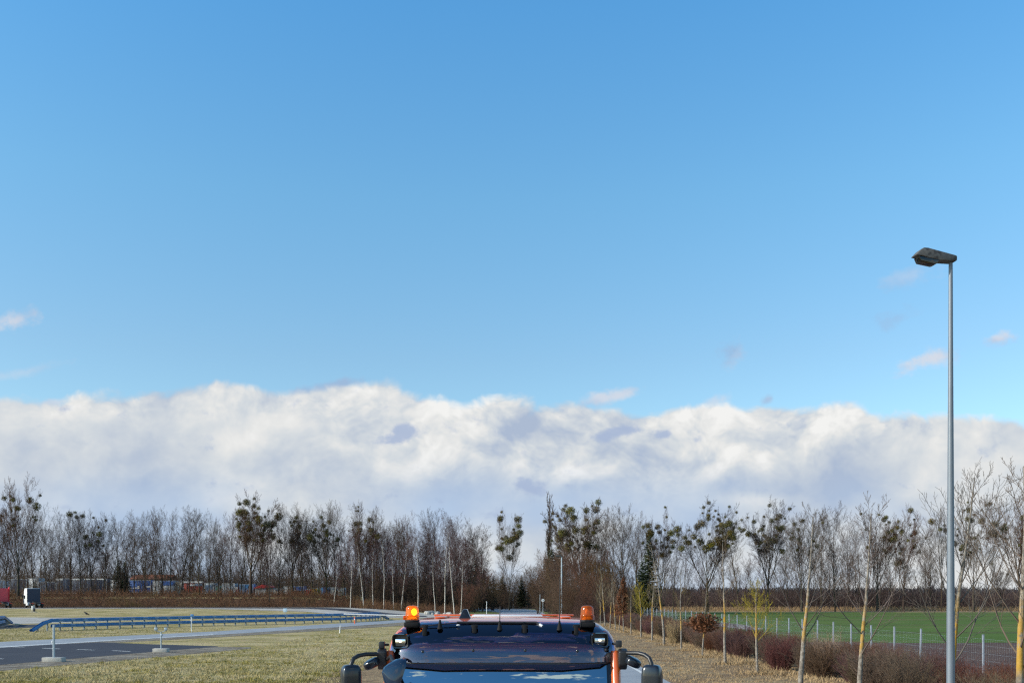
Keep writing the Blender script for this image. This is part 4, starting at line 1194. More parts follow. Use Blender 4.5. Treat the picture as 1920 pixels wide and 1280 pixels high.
# ------------------------------------------------------------------ poles and small gear on the left
def base_block(o, w=0.75):
    MB().box((0, 0, 0.11), (w, 0.5, 0.22)).build('concrete_base', concrete, o, bevel=0.02)
d = GD(1240)
o = empty('marker_pole', (X(101, d), d, 0), 'plain grey pole in a concrete foot at the near edge of the dark lane', 'pole', 'grey sensor poles beside the practice lane')
base_block(o, 0.95)
MB().tube([(0, 0, 0.2), (0, 0, 1.78)], 0.055, 12).build('pole', galv, o, smooth=True)
MB().box((-0.07, 0, 0.95), (0.07, 0.1, 0.12)).build('switch_box', white_paint, o, bevel=0.01)
d = GD(1222)
o = empty('marker_pole', (X(302, d), d, 0), 'forked grey pole carrying two small boxes, on a concrete foot', 'pole', 'grey sensor poles beside the practice lane')
base_block(o, 0.8)
MB().tube([(0, 0, 0.2), (0, 0, 1.15)], 0.035, 10).tube([(-0.27, 0, 1.2), (0, 0, 1.12), (0.27, 0, 1.22)], 0.022, 8).build('pole', galv, o, smooth=True)
for sx in (-0.29, 0.27):
    b = MB().box((sx, 0, 1.31), (0.16, 0.13, 0.17)).build('sensor_box', galv, o, bevel=0.02)
MB().box((0.05, -0.05, 0.98), (0.10, 0.09, 0.13)).build('sensor_box', galv, o, bevel=0.02)
d = GD(1184)
o = empty('marker_pole', (X(359, d), d, 0), 'thin pale pole with a small blue camera box in front of the guardrail', 'pole', 'grey sensor poles beside the practice lane')
MB().tube([(0, 0, -0.05), (0, 0, 1.5)], 0.035, 10).build('pole', white_paint, o, smooth=True)
MB().box((0.06, 0, 1.48), (0.26, 0.16, 0.20)).build('camera_box', rail_blue, o, bevel=0.02)
MB().box((0, -0.02, 1.06), (0.14, 0.1, 0.1)).build('junction_box', white_paint, o, bevel=0.01)
d = 132
o = empty('small_sign', (X(535, d), d, 0), 'small pale blue square sign on a post behind the guardrail', 'sign')
MB().tube([(0, 0, -0.1), (0, 0, 1.15)], 0.03, 8).build('post', galv, o, smooth=True)
MB().box((0, -0.04, 1.36), (0.52, 0.03, 0.5)).build('sign_plate', material('pale_blue_sign', (0.42, 0.56, 0.70), 0.4), o, bevel=0.006)
d = 85
o = empty('delineator_post', (X(637, d), d, 0), 'thin bent white marker post at the edge of the side road', 'post')
MB().tube([(0, 0, -0.05), (0.02, 0, 0.35), (0.05, 0, 0.7)], [0.045, 0.04, 0.03], 8).build('post', white_paint, o, smooth=True)
d = GD(1168.5)
o = empty('marker_post', (X(665, d), d, 0), 'short orange marker post under the barrier boom', 'post')
MB().tube([(0, 0, -0.05), (0, 0, 0.78)], 0.075, 10).build('post', material('orange_marker', (0.75, 0.12, 0.04), 0.5), o, smooth=True)
MB().tube([(0, 0, 0.45), (0, 0, 0.58)], 0.078, 10).build('band', white_paint, o, smooth=True)
# boom barrier
d = 104
o = empty('boom_barrier', (X(782, d), d, 0), 'closed white and red barrier boom across the side road, left of the truck', 'barrier')
xa = X(645, d) - X(782, d)
MB().box((0, 0, 0.5), (0.32, 0.36, 1.0)).build('barrier_post', material('barrier_red', (0.5, 0.05, 0.03), 0.4), o, bevel=0.03)
boom = MB().tube([(xa, -0.2, 1.33), (0.25, -0.2, 1.12)], 0.065, 10).build('boom', white_paint, o, smooth=True)
for k in range(5):
    t0 = 0.18 + k * 0.17
    a = Vector((xa, -0.2, 1.33)).lerp(Vector((0.25, -0.2, 1.12)), t0); b = Vector((xa, -0.2, 1.33)).lerp(Vector((0.25, -0.2, 1.12)), t0 + 0.05)
    MB().tube([a - Vector((0, 0, 0.03)), b - Vector((0, 0, 0.03))], 0.045, 10).build('red_stripe', MATS['barrier_red'], o, smooth=True)
# signal box on the far grass and the crow
o = empty('signal_box', (X(64, 168), 168, gz(X(64, 168), 168)), 'small grey cabinet with a white lamp unit in front of the white tractor cab', 'cabinet')
MB().box((0, 0, 0.35), (0.30, 0.3, 0.7)).build('cabinet', black_plastic, o, bevel=0.03)
MB().box((-0.28, 0, 0.72), (0.30, 0.25, 0.72)).build('lamp_unit', white_paint, o, bevel=0.03)
MB().tube([(0.02, 0, 0.7), (0.02, 0, 1.25)], 0.07, 8).build('post', galv, o)
MB().box((-0.1, 0, 0.06), (1.0, 0.5, 0.12)).build('foot', concrete, o, bevel=0.02)
cx_, cy_ = X(162, 158), 158
crow = MB()
crow.ell((0, 0, 0.30), (0.30, 0.13, 0.15), Matrix.Rotation(R(28), 3, 'Y'), 14, 9)
crow.ell((-0.27, 0, 0.50), (0.11, 0.09, 0.095), None, 12, 8)
crow.tube([(-0.34, 0, 0.50), (-0.47, 0, 0.47)], [0.04, 0.006], 6)
crow.tube([(0.2, 0, 0.2), (0.34, 0, 0.13), (0.50, 0, 0.10)], [0.10, 0.08, 0.05], 6)
crow.tube([(-0.03, 0.06, 0.2), (-0.02, 0.06, 0.0)], 0.016, 5).tube([(0.03, -0.06, 0.2), (0.03, -0.06, 0.0)], 0.016, 5)
o = crow.build('crow', material('crow_feather', (0.012, 0.012, 0.014), 0.5), None, smooth=True)
o.location = (cx_, cy_, gz(cx_, cy_)); tag(o, 'black crow standing on the far grass behind the guardrail', 'bird')

# ------------------------------------------------------------------ signs by the far road
o = empty('road_sign', (X(1018, 160), 160, 0), 'round white sign on a thin post at the right side of the far road', 'sign')
MB().tube([(0, 0, -0.1), (0, 0, 2.9)], 0.035, 8).build('post', galv, o, smooth=True)
sg = MB().prism([(0.24 * math.cos(a * math.pi / 12), 2.6 + 0.24 * math.sin(a * math.pi / 12)) for a in range(24)], -0.07, -0.045, 'y')
sg.build('sign_plate', white_paint, o)
MB().prism([(0.13 * math.cos(a * math.pi / 12) + 0.03, 2.6 + 0.13 * math.sin(a * math.pi / 12)) for a in range(24)], -0.076, -0.0705, 'y').build('sign_mark', galv, o)
o = empty('marker_pole', (X(1012.5, 172), 172, 0), 'thin plain grey pole beside the round road sign', 'pole')
MB().tube([(0, 0, -0.1), (0, 0, 3.7)], 0.045, 8).build('pole', galv, o, smooth=True)
o = empty('marker_pole', (X(912.5, 180), 180, 0), 'short white pole at the left side of the far road', 'pole')
MB().tube([(0, 0, -0.1), (0, 0, 2.35)], 0.07, 8).build('pole', white_paint, o, smooth=True)
o = empty('marker_pole', (X(962, 262), 262, 0), 'very distant thin pole where the road bends away', 'pole')
MB().tube([(0, 0, -0.1), (0, 0, 3.2)], 0.06, 8).build('pole', galv, o, smooth=True)
# field stones along the circuit
srng = random.Random(9)
for k in range(16):
    px = srng.uniform(800, 872); d = srng.uniform(168, 176)
    s = srng.uniform(0.3, 0.7)
    m = MB().ell((0, 0, s * 0.3), (s, s * 0.7, s * 0.62), Matrix.Rotation(srng.uniform(0, 3), 3, 'Z') @ Matrix.Rotation(srng.uniform(-0.4, 0.4), 3, 'X'), 8, 5, 0.75)
    q = m.build('boulder', stone); q.location = (X(px, d), d, gz(X(px, d), d) + 0.03)
    tag(q, 'pale boulder lying along the gravel edge left of the roof housing', 'boulder', 'boulders along the gravel edge')

# ------------------------------------------------------------------ parked boxes, trailers and stalls behind the bank
def paint(name, c, **k): return material(name, c, 0.45, var=0.10, nscale=0.6, **k)
PC = {'white': paint('trailer_white', (0.66, 0.66, 0.65)), 'grey': paint('trailer_grey', (0.38, 0.40, 0.42)), 'navy': paint('trailer_navy', (0.018, 0.03, 0.065)),
      'blue': paint('trailer_blue', (0.03, 0.10, 0.32)), 'sky': paint('trailer_sky_blue', (0.06, 0.24, 0.50)), 'teal': paint('box_teal', (0.015, 0.16, 0.14)),
      'red': paint('box_red', (0.50, 0.02, 0.025)), 'yellow': paint('container_yellow', (0.46, 0.27, 0.02)), 'beige': paint('trailer_beige', (0.36, 0.31, 0.25)),
      'bluegrey': paint('trailer_blue_grey', (0.13, 0.20, 0.30)), 'rust': paint('container_rust_red', (0.26, 0.04, 0.025))}
wheel_me = MB().tube([(0, -0.16, 0), (0, 0.16, 0)], 0.5, 16).mesh('wheel', rubber)

def parked(px0, px1, top, bot, colr, label, cat='trailer', name='parked_trailer', wheels=True, stripe=None, deep=3.0, d=232, rib=True, gable=False, band=None):
    x0, x1 = X(px0, d), X(px1, d); zt, zb = Z(top, d), Z(bot, d)
    g0 = gz((x0 + x1) / 2, d) + 0.05
    w = x1 - x0; cx = (x0 + x1) / 2
    o = empty(name, (cx, d, g0), label, cat, 'vehicles and containers parked behind the bank')
    zt -= g0; zb = max(0.15, min(zb - g0, 1.2)) if wheels else 0.0
    if gable:
        MB().prism([(-w / 2, zb), (w / 2, zb), (w / 2, zt * 0.72), (0, zt * 0.74), (-w / 2, zt * 0.72)], 0, deep, 'y').build('body', PC[band or 'white'], o)
        MB().prism([(-w / 2 - 0.2, zt * 0.70), (-w * 0.05, zt), (w * 0.1, zt * 0.96), (w / 2 + 0.2, zt * 0.78), (w / 2, zt * 0.72), (-w / 2, zt * 0.66)], -0.3, deep + 0.2, 'y').build('canopy', PC[colr], o)
        return o
    MB().box((0, deep / 2, (zt + zb) / 2), (w, deep, zt - zb)).build('body', PC[colr], o, bevel=0.05)
    # edge frame and rear door bars
    fr = MB()
    for sx in (-1, 1): fr.box((sx * (w / 2 - 0.06), -0.02, (zt + zb) / 2), (0.10, 0.05, zt - zb))
    fr.box((0, -0.02, zt - 0.05), (w - 0.24, 0.05, 0.10)); fr.box((0, -0.02, zb + 0.06), (w - 0.24, 0.05, 0.12))
    if rib:
        nb = max(2, int(w / 0.9))
        for k in range(1, nb): fr.box((-w / 2 + w * k / nb, -0.015, (zt + zb) / 2), (0.04, 0.035, zt - zb - 0.25))
    fr.build('frame', PC['grey'] if colr not in ('grey',) else PC['white'], o)
    if stripe:
        for (a, b, e, f_, sc_) in stripe:
            MB().box((-w / 2 + w * (a + b) / 2, -0.05, zb + (zt - zb) * (e + f_) / 2), (w * (b - a), 0.02, (zt - zb) * (f_ - e))).build('panel', PC[sc_], o)
    if wheels:
        MB().box((0, deep / 2, zb - 0.12), (w * 0.9, deep * 0.5, 0.22)).build('chassis', black_plastic, o)
        for sx in ((-0.3, 0.3) if w > 4 else (-0.3, 0.3)):
            q = mesh_obj('wheel', wheel_me, o); q.location = (sx * w, 0.4, 0.5)
    return o
pk = [  # px0, px1, top, bottom, colour, label, options
    (-12, 18, 1087, 1112, 'bluegrey', 'dull blue-grey trailer at the left edge behind the red truck cab', {}),
    (19, 50, 1085, 1112, 'navy', 'dark navy trailer above the gap between red and white truck cabs', {}),
    (53, 73, 1083, 1112, 'white', 'white box trailer right behind the white tractor cab', {}),
    (76, 104, 1090, 1112, 'navy', 'dark trailer half hidden right of the white tractor cab', {}),
    (105, 133, 1084, 1112, 'navy', 'dark trailer with a bright white front roof edge', {'stripe': [(0.0, 0.45, 0.88, 1.0, 'white')]}),
    (135, 200, 1084, 1112, 'navy', 'long dark blue trailer with a white roof rail', {'stripe': [(0.0, 0.25, 0.90, 1.0, 'white'), (0.35, 0.65, 0.92, 1.0, 'white'), (0.72, 0.95, 0.92, 1.0, 'white')]}),
    (207, 225, 1086, 1112, 'white', 'narrow white box trailer at the left of the blue stand', {}),
    (227, 239, 1086, 1110, 'navy', 'narrow dark blue truck front between two bright trailers', {'stripe': [(0.1, 0.7, 0.75, 0.95, 'white')]}),
    (241, 283, 1087, 1110, 'blue', 'blue stand with white lettering panels under the red-brown roof', {'stripe': [(0.02, 0.14, 0.2, 0.42, 'white'), (0.2, 0.36, 0.32, 0.42, 'white'), (0.4, 0.5, 0.3, 0.55, 'white'), (0.78, 0.98, 0.4, 0.52, 'white')]}),
    (286, 300, 1088, 1115, 'white', 'white box van end right of the blue stand', {}),
    (304, 327, 1088, 1122, 'grey', 'grey-white trailer with a blue tarpaulin top', {'stripe': [(0.0, 1.0, 0.68, 0.98, 'blue')]}),
    (329, 341, 1090, 1116, 'beige', 'beige trailer end between the blue-topped and the camper trailers', {}),
    (343, 381, 1089, 1112, 'rust', 'dark red and white camper with a row of windows', {'stripe': [(0.0, 1.0, 0.86, 1.0, 'white'), (0.3, 0.6, 0.62, 0.76, 'white'), (0.62, 0.95, 0.62, 0.82, 'bluegrey')]}),
    (383, 401, 1092, 1112, 'grey', 'mottled grey trailer end with scratched doors', {'stripe': [(0.1, 0.9, 0.1, 0.8, 'bluegrey')]}),
    (403, 412, 1097, 1112, 'teal', 'small teal green box between two grey trailers', {'wheels': False, 'cat': 'container', 'name': 'storage_box'}),
    (416, 440, 1093, 1114, 'grey', 'pale grey ribbed trailer left of the small red post box', {}),
    (441, 446, 1100, 1113, 'red', 'narrow red cabinet next to the pale grey ribbed trailer', {'wheels': False, 'cat': 'cabinet', 'name': 'red_cabinet', 'stripe': [(0.1, 0.9, 0.75, 0.98, 'white')]}),
    (449, 475, 1094, 1113, 'sky', 'bright blue trailer below the crowded mistletoe tree', {'stripe': [(0.0, 0.42, 0.05, 0.95, 'bluegrey'), (0.6, 0.85, 0.55, 0.8, 'navy')]}),
    (478, 511, 1095, 1114, 'red', 'fair stall with a pointed red canopy and pale walls', {'gable': True, 'wheels': False, 'cat': 'stall', 'name': 'fair_stall', 'band': 'grey'}),
    (512, 529, 1102, 1114, 'white', 'low white van right of the red-canopied stall', {'stripe': [(0.2, 0.9, 0.55, 0.8, 'bluegrey')]}),
    (531, 549, 1098, 1114, 'white', 'bright white trailer left of the blue over red containers', {}),
    (552, 570, 1098, 1107, 'blue', 'blue container standing above a rust red one', {'wheels': False, 'cat': 'container', 'name': 'container'}),
    (545, 569, 1106, 1116, 'rust', 'rust red container in front of the blue container', {'wheels': False, 'cat': 'container', 'name': 'container', 'd': 228}),
    (572, 581, 1104, 1114, 'red', 'small dark red container right of the rust red one', {'wheels': False, 'cat': 'container', 'name': 'container'}),
    (584, 596, 1102, 1116, 'yellow', 'ochre yellow container left of the bright blue boxes', {'wheels': False, 'cat': 'container', 'name': 'container'}),
    (600, 617, 1100, 1112, 'sky', 'bright blue box right of the yellow container', {'wheels': False, 'cat': 'container', 'name': 'container', 'stripe': [(0.35, 0.6, 0.0, 1.0, 'blue')]}),
    (619, 630, 1100, 1116, 'white', 'white trailer seen between trunks left of the forked birch', {}),
    (632, 645, 1101, 1116, 'white', 'pale trailer partly behind the forked birch', {}),
]
for a, b, t, bt, c_, lb, op in pk: parked(a, b, t, bt, c_, lb, **op)
# long building with a red-brown roof behind
bx0, bx1, bd = X(246, 262), X(318, 262), 262
o = empty('building', ((bx0 + bx1) / 2, bd, gz((bx0 + bx1) / 2, bd)), 'low building with a long red-brown roof behind the blue stand', 'building')
bw = bx1 - bx0; zr = Z(1076, bd) - gz((bx0 + bx1) / 2, bd)
MB().box((0, 3, (zr - 1.2) / 2), (bw, 6, zr - 1.2)).build('wall', PC['beige'], o)
MB().prism([(-0.5, zr - 1.3), (3, zr), (6.5, zr - 1.3)], -bw / 2 - 0.3, bw / 2 + 0.3, 'x').build('roof', material('roof_tile', (0.25, 0.085, 0.04), 0.8, var=0.2, nscale=2), o)

# ------------------------------------------------------------------ truck tractors on the circuit road
def tractor(px, d, yaw, colr, label, fin=False):
    x = X(px, d); z0 = gz(x, d) + 0.05
    o = empty('truck_tractor', (x, d, z0), label, 'truck', 'truck tractors on the circuit road', yaw)
    body = PC[colr] if colr in PC else colr
    # cab points to -x; side faces -y
    cab = MB().prism([(-1.15, 0.75), (-1.22, 1.6), (-1.02, 2.6), (-0.80, 3.45), (-0.45, 3.72), (1.0, 3.72), (1.0, 0.75)], -1.2, 1.2, 'y')
    cab.build('cab', body, o, bevel=0.08, segs=3)
    MB().box((1.015, 0, 2.33), (0.04, 2.36, 2.62)).build('rear_wall', body if fin else PC['navy'], o)  # navy panel puts the shade on the white cab's back into the colour
    MB().prism([(-0.95, 1.75), (-0.83, 2.35), (-0.10, 2.40), (-0.10, 1.70)], -1.212, -1.19, 'y').build('side_window', car_glass, o)
    MB().prism([(-0.95, 1.75), (-0.83, 2.35), (-0.10, 2.40), (-0.10, 1.70)], 1.19, 1.212, 'y').build('side_window', car_glass, o)
    MB().box((-1.16, 0, 2.1), (0.06, 2.1, 0.8), Matrix.Rotation(R(13), 3, 'Y')).build('windscreen', car_glass, o)
    for s in (-1, 1): MB().box((-1.1, s * 1.4, 2.25), (0.14, 0.22, 0.7)).build('mirror', black_plastic, o, bevel=0.04)
    MB().box((1.6, 0, 0.85), (4.2, 0.9, 0.3)).build('chassis', black_plastic, o, bevel=0.03)
    MB().box((2.4, 0, 1.12), (0.9, 1.1, 0.16)).build('fifth_wheel', black_plastic, o, bevel=0.03)
    for s in (-1, 1): MB().box((0.75, s * 0.98, 0.72), (1.1, 0.42, 0.6)).build('side_skirt', PC['white'], o, bevel=0.05)
    for wx in (-0.35, 2.7):
        for s in (-1, 1):
            wq = MB().tube([(wx, s * 1.17, 0.52), (wx, s * 0.85, 0.52)], 0.52, 18).build('wheel', rubber, o, bevel=0.04)
            MB().tube([(wx, s * 1.185, 0.52), (wx, s * 1.17, 0.52)], 0.27, 14).build('rim', chrome, wq)
    for s in (-1, 1): MB().box((3.68, s * 0.9, 0.85), (0.08, 0.4, 0.14)).build('tail_lamp', amber_red, o)
    if fin:
        for s in (-1, 1): MB().prism([(0.3, 3.7), (1.35, 4.1), (1.35, 1.0), (1.0, 1.0), (1.0, 3.4)], s * 1.17, s * 1.13, 'y').build('side_fin', PC['red'], o)
    return o
tractor(60, 190, R(-48), 'white', 'white truck tractor unit with its shaded cab back coloured dark, driving left')
pink = material('crimson_paint', (0.55, 0.012, 0.06), 0.35, coat=0.5)
tractor(2, 190, R(-50), pink, 'red truck tractor cut by the left edge of the photo', True)

# ------------------------------------------------------------------ the orange utility truck in front
TRX = X(942, 8.9)
truck = empty('utility_truck', (TRX, 8.9, 0), 'orange municipal truck facing the camera, with smoked visor and two amber beacons', 'truck')
def T(px, d): return X(px, d) - TRX          # local x
# cab body (local y = distance - 8.9): horizontal rounded sections lofted upwards
def cab_section(z):
    if z <= 2.60: w_, ins = 1.066, 0.0
    else:
        t = min(1.0, (z - 2.60) / 0.285); k = 1 - math.sqrt(max(0.0, 1 - t * t)); w_ = 1.066 - 0.29 * k; ins = 0.24 * k
    yf = -0.34 + (z - 1.50) * 0.47 / 1.10 if z > 1.5 else -0.34 + (1.5 - z) * 0.3
    if z < 1.64: yf = max(yf, -0.30)
    yf = min(yf, 0.115) if z <= 2.60 else 0.125 + ins * 0.9
    yb = 1.90 - ins * 0.6
    return w_, yf, yb
zs = [1.05, 1.3, 1.5, 1.62, 1.9, 2.2, 2.45, 2.52, 2.60] + [2.60 + 0.285 * math.sin(math.pi / 2 * k / 9) for k in range(1, 10)]
NS = 48; vs = []
for z in zs:
    w_, yf, yb = cab_section(z)
    cy, hy = (yf + yb) / 2, (yb - yf) / 2
    for k in range(NS):
        a = 2 * math.pi * k / NS
        ca, sa = math.cos(a), math.sin(a); p = 0.16
        vs.append((w_ * math.copysign(abs(ca) ** p, ca), cy + hy * math.copysign(abs(sa) ** p, sa), z))
# roof: rises gently to the rear and is domed
w_, yf, yb = cab_section(zs[-1]); cy, hy = (yf + yb) / 2, (yb - yf) / 2
NR = 8
for r_ in range(1, NR + 1):
    f_ = 1 - r_ / NR if r_ < NR else 0.001
    for k in range(NS):
        a = 2 * math.pi * k / NS
        ca, sa = math.cos(a), math.sin(a); p = 0.16
        x_ = f_ * w_ * math.copysign(abs(ca) ** p, ca); y_ = cy + f_ * hy * math.copysign(abs(sa) ** p, sa)
        g_ = 1 - f_ ** 2
        vs.append((x_, y_, zs[-1] + 0.016 * g_))
nl = len(zs) + NR
vs = [(x, y, z + (sm(0.1, 0.9, y) * 0.012 - 0.022 * sm(0.75, 0.15, y) if False else (-0.020 * (1 - sm(0.12, 0.6, y)) if z > 2.8 else 0))) for x, y, z in vs]
fs = [(i * NS + k, i * NS + (k + 1) % NS, (i + 1) * NS + (k + 1) % NS, (i + 1) * NS + k) for i in range(nl - 1) for k in range(NS)]
cab = MB().add(vs, fs).build('cab', orange, truck, smooth=True)
for sx in (-0.62, 0.62):
    MB().box((sx, 1.15, 2.902), (0.10, 0.8, 0.016)).build('roof_rib', orange, truck, bevel=0.007)
MB().box((0.04, 1.30, 2.908), (0.72, 0.5, 0.020)).build('roof_hatch', white_paint, truck, bevel=0.009)  # white colour stands in for the sky mirrored on the glossy roof
MB().box((0.0, 1.66, 2.908), (1.5, 0.05, 0.022)).build('roof_strip', orange, truck, bevel=0.009)
# windscreen: black frame and curved glass 
def screen(name, mat, x0, z0, z1, off, bul, nx=28, nz=14, thick=0.01):
    """panel on the sloping front, slightly bulged"""
    vs = []
    for side in (0, 1):
        for j in range(nz + 1):
            z = z0 + (z1 - z0) * j / nz
            yb = -0.27 + (z - 1.62) * (0.395 / 0.98)
            for i in range(nx + 1):
                s = -1 + 2 * i / nx
                vs.append((s * x0, yb - off - bul * (1 - s * s) * 1.0 - 0.02 * math.sin(math.pi * j / nz) + side * thick, z))
    n = (nx + 1) * (nz + 1); fs = []
    for j in range(nz):
        for i in range(nx):
            a = j * (nx + 1) + i
            fs.append((a, a + 1, a + nx + 2, a + nx + 1)); fs.append((n + a, n + a + nx + 1, n + a + nx + 2, n + a + 1))
    for j in range(nz):
        for i in (0, nx):
            a = j * (nx + 1) + i; fs.append((a, a + nx + 1, n + a + nx + 1, n + a))
    for i in range(nx):
        for j in (0, nz):
            a = j * (nx + 1) + i; fs.append((a, n + a, n + a + 1, a + 1))
    return MB().add(vs, fs).build(name, mat, truck, smooth=True)
screen('windscreen_frame', gloss_black, 0.985, 1.60, 2.60, 0.018, 0.03)
screen('windscreen', windscreen_glass, 0.945, 1.66, 2.525, 0.034, 0.03)
for s in (-1, 1):
    MB().tube([(s * 1.03, -0.30, 1.62), (s * 1.03, 0.105, 2.60)], 0.045, 10).build('pillar', orange, truck, smooth=True)
    MB().box((s * 1.062, 0.95, 2.1), (0.012, 1.1, 0.75)).build('side_window', car_glass, truck, bevel=0.004)
    MB().box((s * 1.058, 0.95, 1.55), (0.02, 1.2, 0.03)).build('door_trim', black_plastic, truck)

# smoked sun visor
def visor():
    nx, nz = 56, 18; vs = []
    for side in (0, 1):
        for j in range(nz + 1):
            t = j / nz
            wd = cab_section(2.512 + 0.352 * t)[0] - 0.034 - 0.008 * t
            for i in range(nx + 1):
                s = -1 + 2 * i / nx
                a = abs(s)
                y = -0.085 + 0.055 * t + 0.24 * t ** 3.0 + 0.17 * a ** 6
                # stepped crease and a gentle wave like a thermoformed sheet
                y += 0.012 * sm(0.42, 0.55, t) * (1 - a ** 8)
                z = 2.512 + 0.352 * t + 0.010 * (1 - s * s) * t
                vs.append((s * wd, y + side * 0.006, z - side * 0.001))
    n = (nx + 1) * (nz + 1); fs = []
    for j in range(nz):
        for i in range(nx):
            a = j * (nx + 1) + i
            fs.append((a, a + 1, a + nx + 2, a + nx + 1)); fs.append((n + a, n + a + nx + 1, n + a + nx + 2, n + a + 1))
    for i in range(nx):
        for j in (0, nz):
            a = j * (nx + 1) + i; fs.append((a, n + a, n + a + 1, a + 1))
    for j in range(nz):
        for i in (0, nx):
            a = j * (nx + 1) + i; fs.append((a, a + nx + 1, n + a + nx + 1, n + a))
    return MB().add(vs, fs).build('sun_visor', smoked, truck, smooth=True)
vis = visor()
MB().tube([(-1.0, 0.09, 2.508), (-0.9, -0.02, 2.508), (-0.55, -0.078, 2.508), (0, -0.082, 2.508), (0.55, -0.078, 2.508), (0.9, -0.02, 2.508), (1.0, 0.09, 2.508)], 0.009, 8).build('visor_lip', black_plastic, truck, smooth=True)
def Y_vis(t, s=0): return -0.085 + 0.055 * t + 0.24 * t ** 3 + 0.17 * abs(s) ** 6
# visor screws and brackets
for px, py in ((792, 1221), (887, 1218.5), (985, 1218.5), (1083, 1220)):
    z = Z(py, 8.82); 
    MB().ell((T(px, 8.82), Y_vis((z - 2.512) / 0.352, T(px, 8.82) / 1.0) - 0.004, z), (0.014, 0.008, 0.014), None, 12, 8).build('visor_screw', gloss_black, vis, smooth=True)
for px in (797, 890, 984, 1080):
    MB().box((T(px, 9.02), 0.075, 2.79), (0.04, 0.03, 0.10)).box((T(px, 9.02), 0.095, 2.835), (0.06, 0.05, 0.03)).build('visor_bracket', matt_black, vis, bevel=0.008)
# antennas
for px, zb, top, r in ((825, 2.81, 2.885, 0.004), (937, 2.80, 3.02, 0.005), (1049, 2.80, 3.285, 0.0042)):
    x = T(px, 9.0)
    a = MB().lathe((x, 0.10, zb), [(0.027, 0), (0.022, 0.018), (0.011, 0.065), (0.008, 0.085)], 14).build('antenna', matt_black, truck, smooth=True)
    if top > 2.9: MB().tube([(x, 0.10, zb + 0.08), (x + 0.003, 0.11, top)], [r, r * 0.55], 8).build('whip', black_plastic, a, smooth=True)
# dark cable duct bar along the roof front and its pale end
MB().tube([(T(858, 9.2), 0.19, 2.867), (T(1005, 9.2), 0.19, 2.867), (T(1011, 9.2), 0.17, 2.85)], 0.011, 8).build('cable_duct', black_plastic, truck, smooth=True)
MB().tube([(T(1011, 9.2), 0.165, 2.852), (T(1016, 9.2), 0.15, 2.835)], 0.012, 8).build('duct_end', white_paint, truck, smooth=True)
MB().tube([(T(788, 9.1), 0.16, 2.825), (T(820, 9.1), 0.15, 2.85), (T(858, 9.1), 0.15, 2.865)], 0.006, 8).build('cable', black_plastic, truck, smooth=True)
MB().ell((T(860, 9.1), 0.13, 2.845), (0.018, 0.012, 0.007), None, 12, 8).build('cable_clip', white_paint, truck, smooth=True)
# triangular roof housing
fb = T(872, 9.6); 
hs = MB()
hs.add([(fb - 0.062, 0.62, 2.885), (fb + 0.062, 0.62, 2.885), (fb + 0.062, 0.92, 2.885), (fb - 0.062, 0.92, 2.885), (fb - 0.018, 0.68, 2.985), (fb + 0.018, 0.68, 2.985), (fb + 0.024, 0.80, 2.985), (fb - 0.024, 0.80, 2.985)],
       [(0, 3, 2, 1), (4, 5, 6, 7), (0, 1, 5, 4), (1, 2, 6, 5), (2, 3, 7, 6), (3, 0, 4, 7)])
hs.build('roof_housing', gloss_black, truck, bevel=0.010, segs=3)
# beacons
for px, lit in ((773, True), (1101, False)):
    bx = T(px, 9.15); by = 0.25
    base = MB().box((bx, by - 0.02, 2.846), (0.142, 0.13, 0.05)).build('beacon_mount', matt_black, truck, bevel=0.015, segs=3)
    bz = 2.872
    ring = MB().lathe((bx, by, bz), [(0.066, 0), (0.068, 0.004), (0.068, 0.018)], 32).build('beacon_socket', black_plastic, base, smooth=True)
    prof = [(0.0655, 0.018)]
    for k in range(5): prof += [(0.0675, 0.020 + k * 0.009), (0.0645, 0.0245 + k * 0.009)]
    prof += [(0.063, 0.068), (0.061, 0.10), (0.058, 0.128), (0.050, 0.142), (0.034, 0.150), (0.0, 0.152)]
    lens = MB().lathe((bx, by, bz), prof, 36).build('beacon', amber, truck, smooth=True)
    MB().lathe((bx, by, bz), [(0.048, 0.02), (0.05, 0.03), (0.03, 0.045)], 20).build('reflector', white_paint, lens, smooth=True)
    MB().ell((bx + (0.018 if lit else 0.0), by - 0.012, bz + 0.092), (0.026 if lit else 0.02, 0.016, 0.034 if lit else 0.03), None, 16, 10).build('bulb', bulb_glow if lit else white_paint, lens, smooth=True)  # unlit beacon: white inner core added to brighten the amber shell
    if lit: MB().box((bx - 0.072, by - 0.01, bz + 0.038), (0.02, 0.035, 0.04)).build('latch', amber, lens, bevel=0.006)
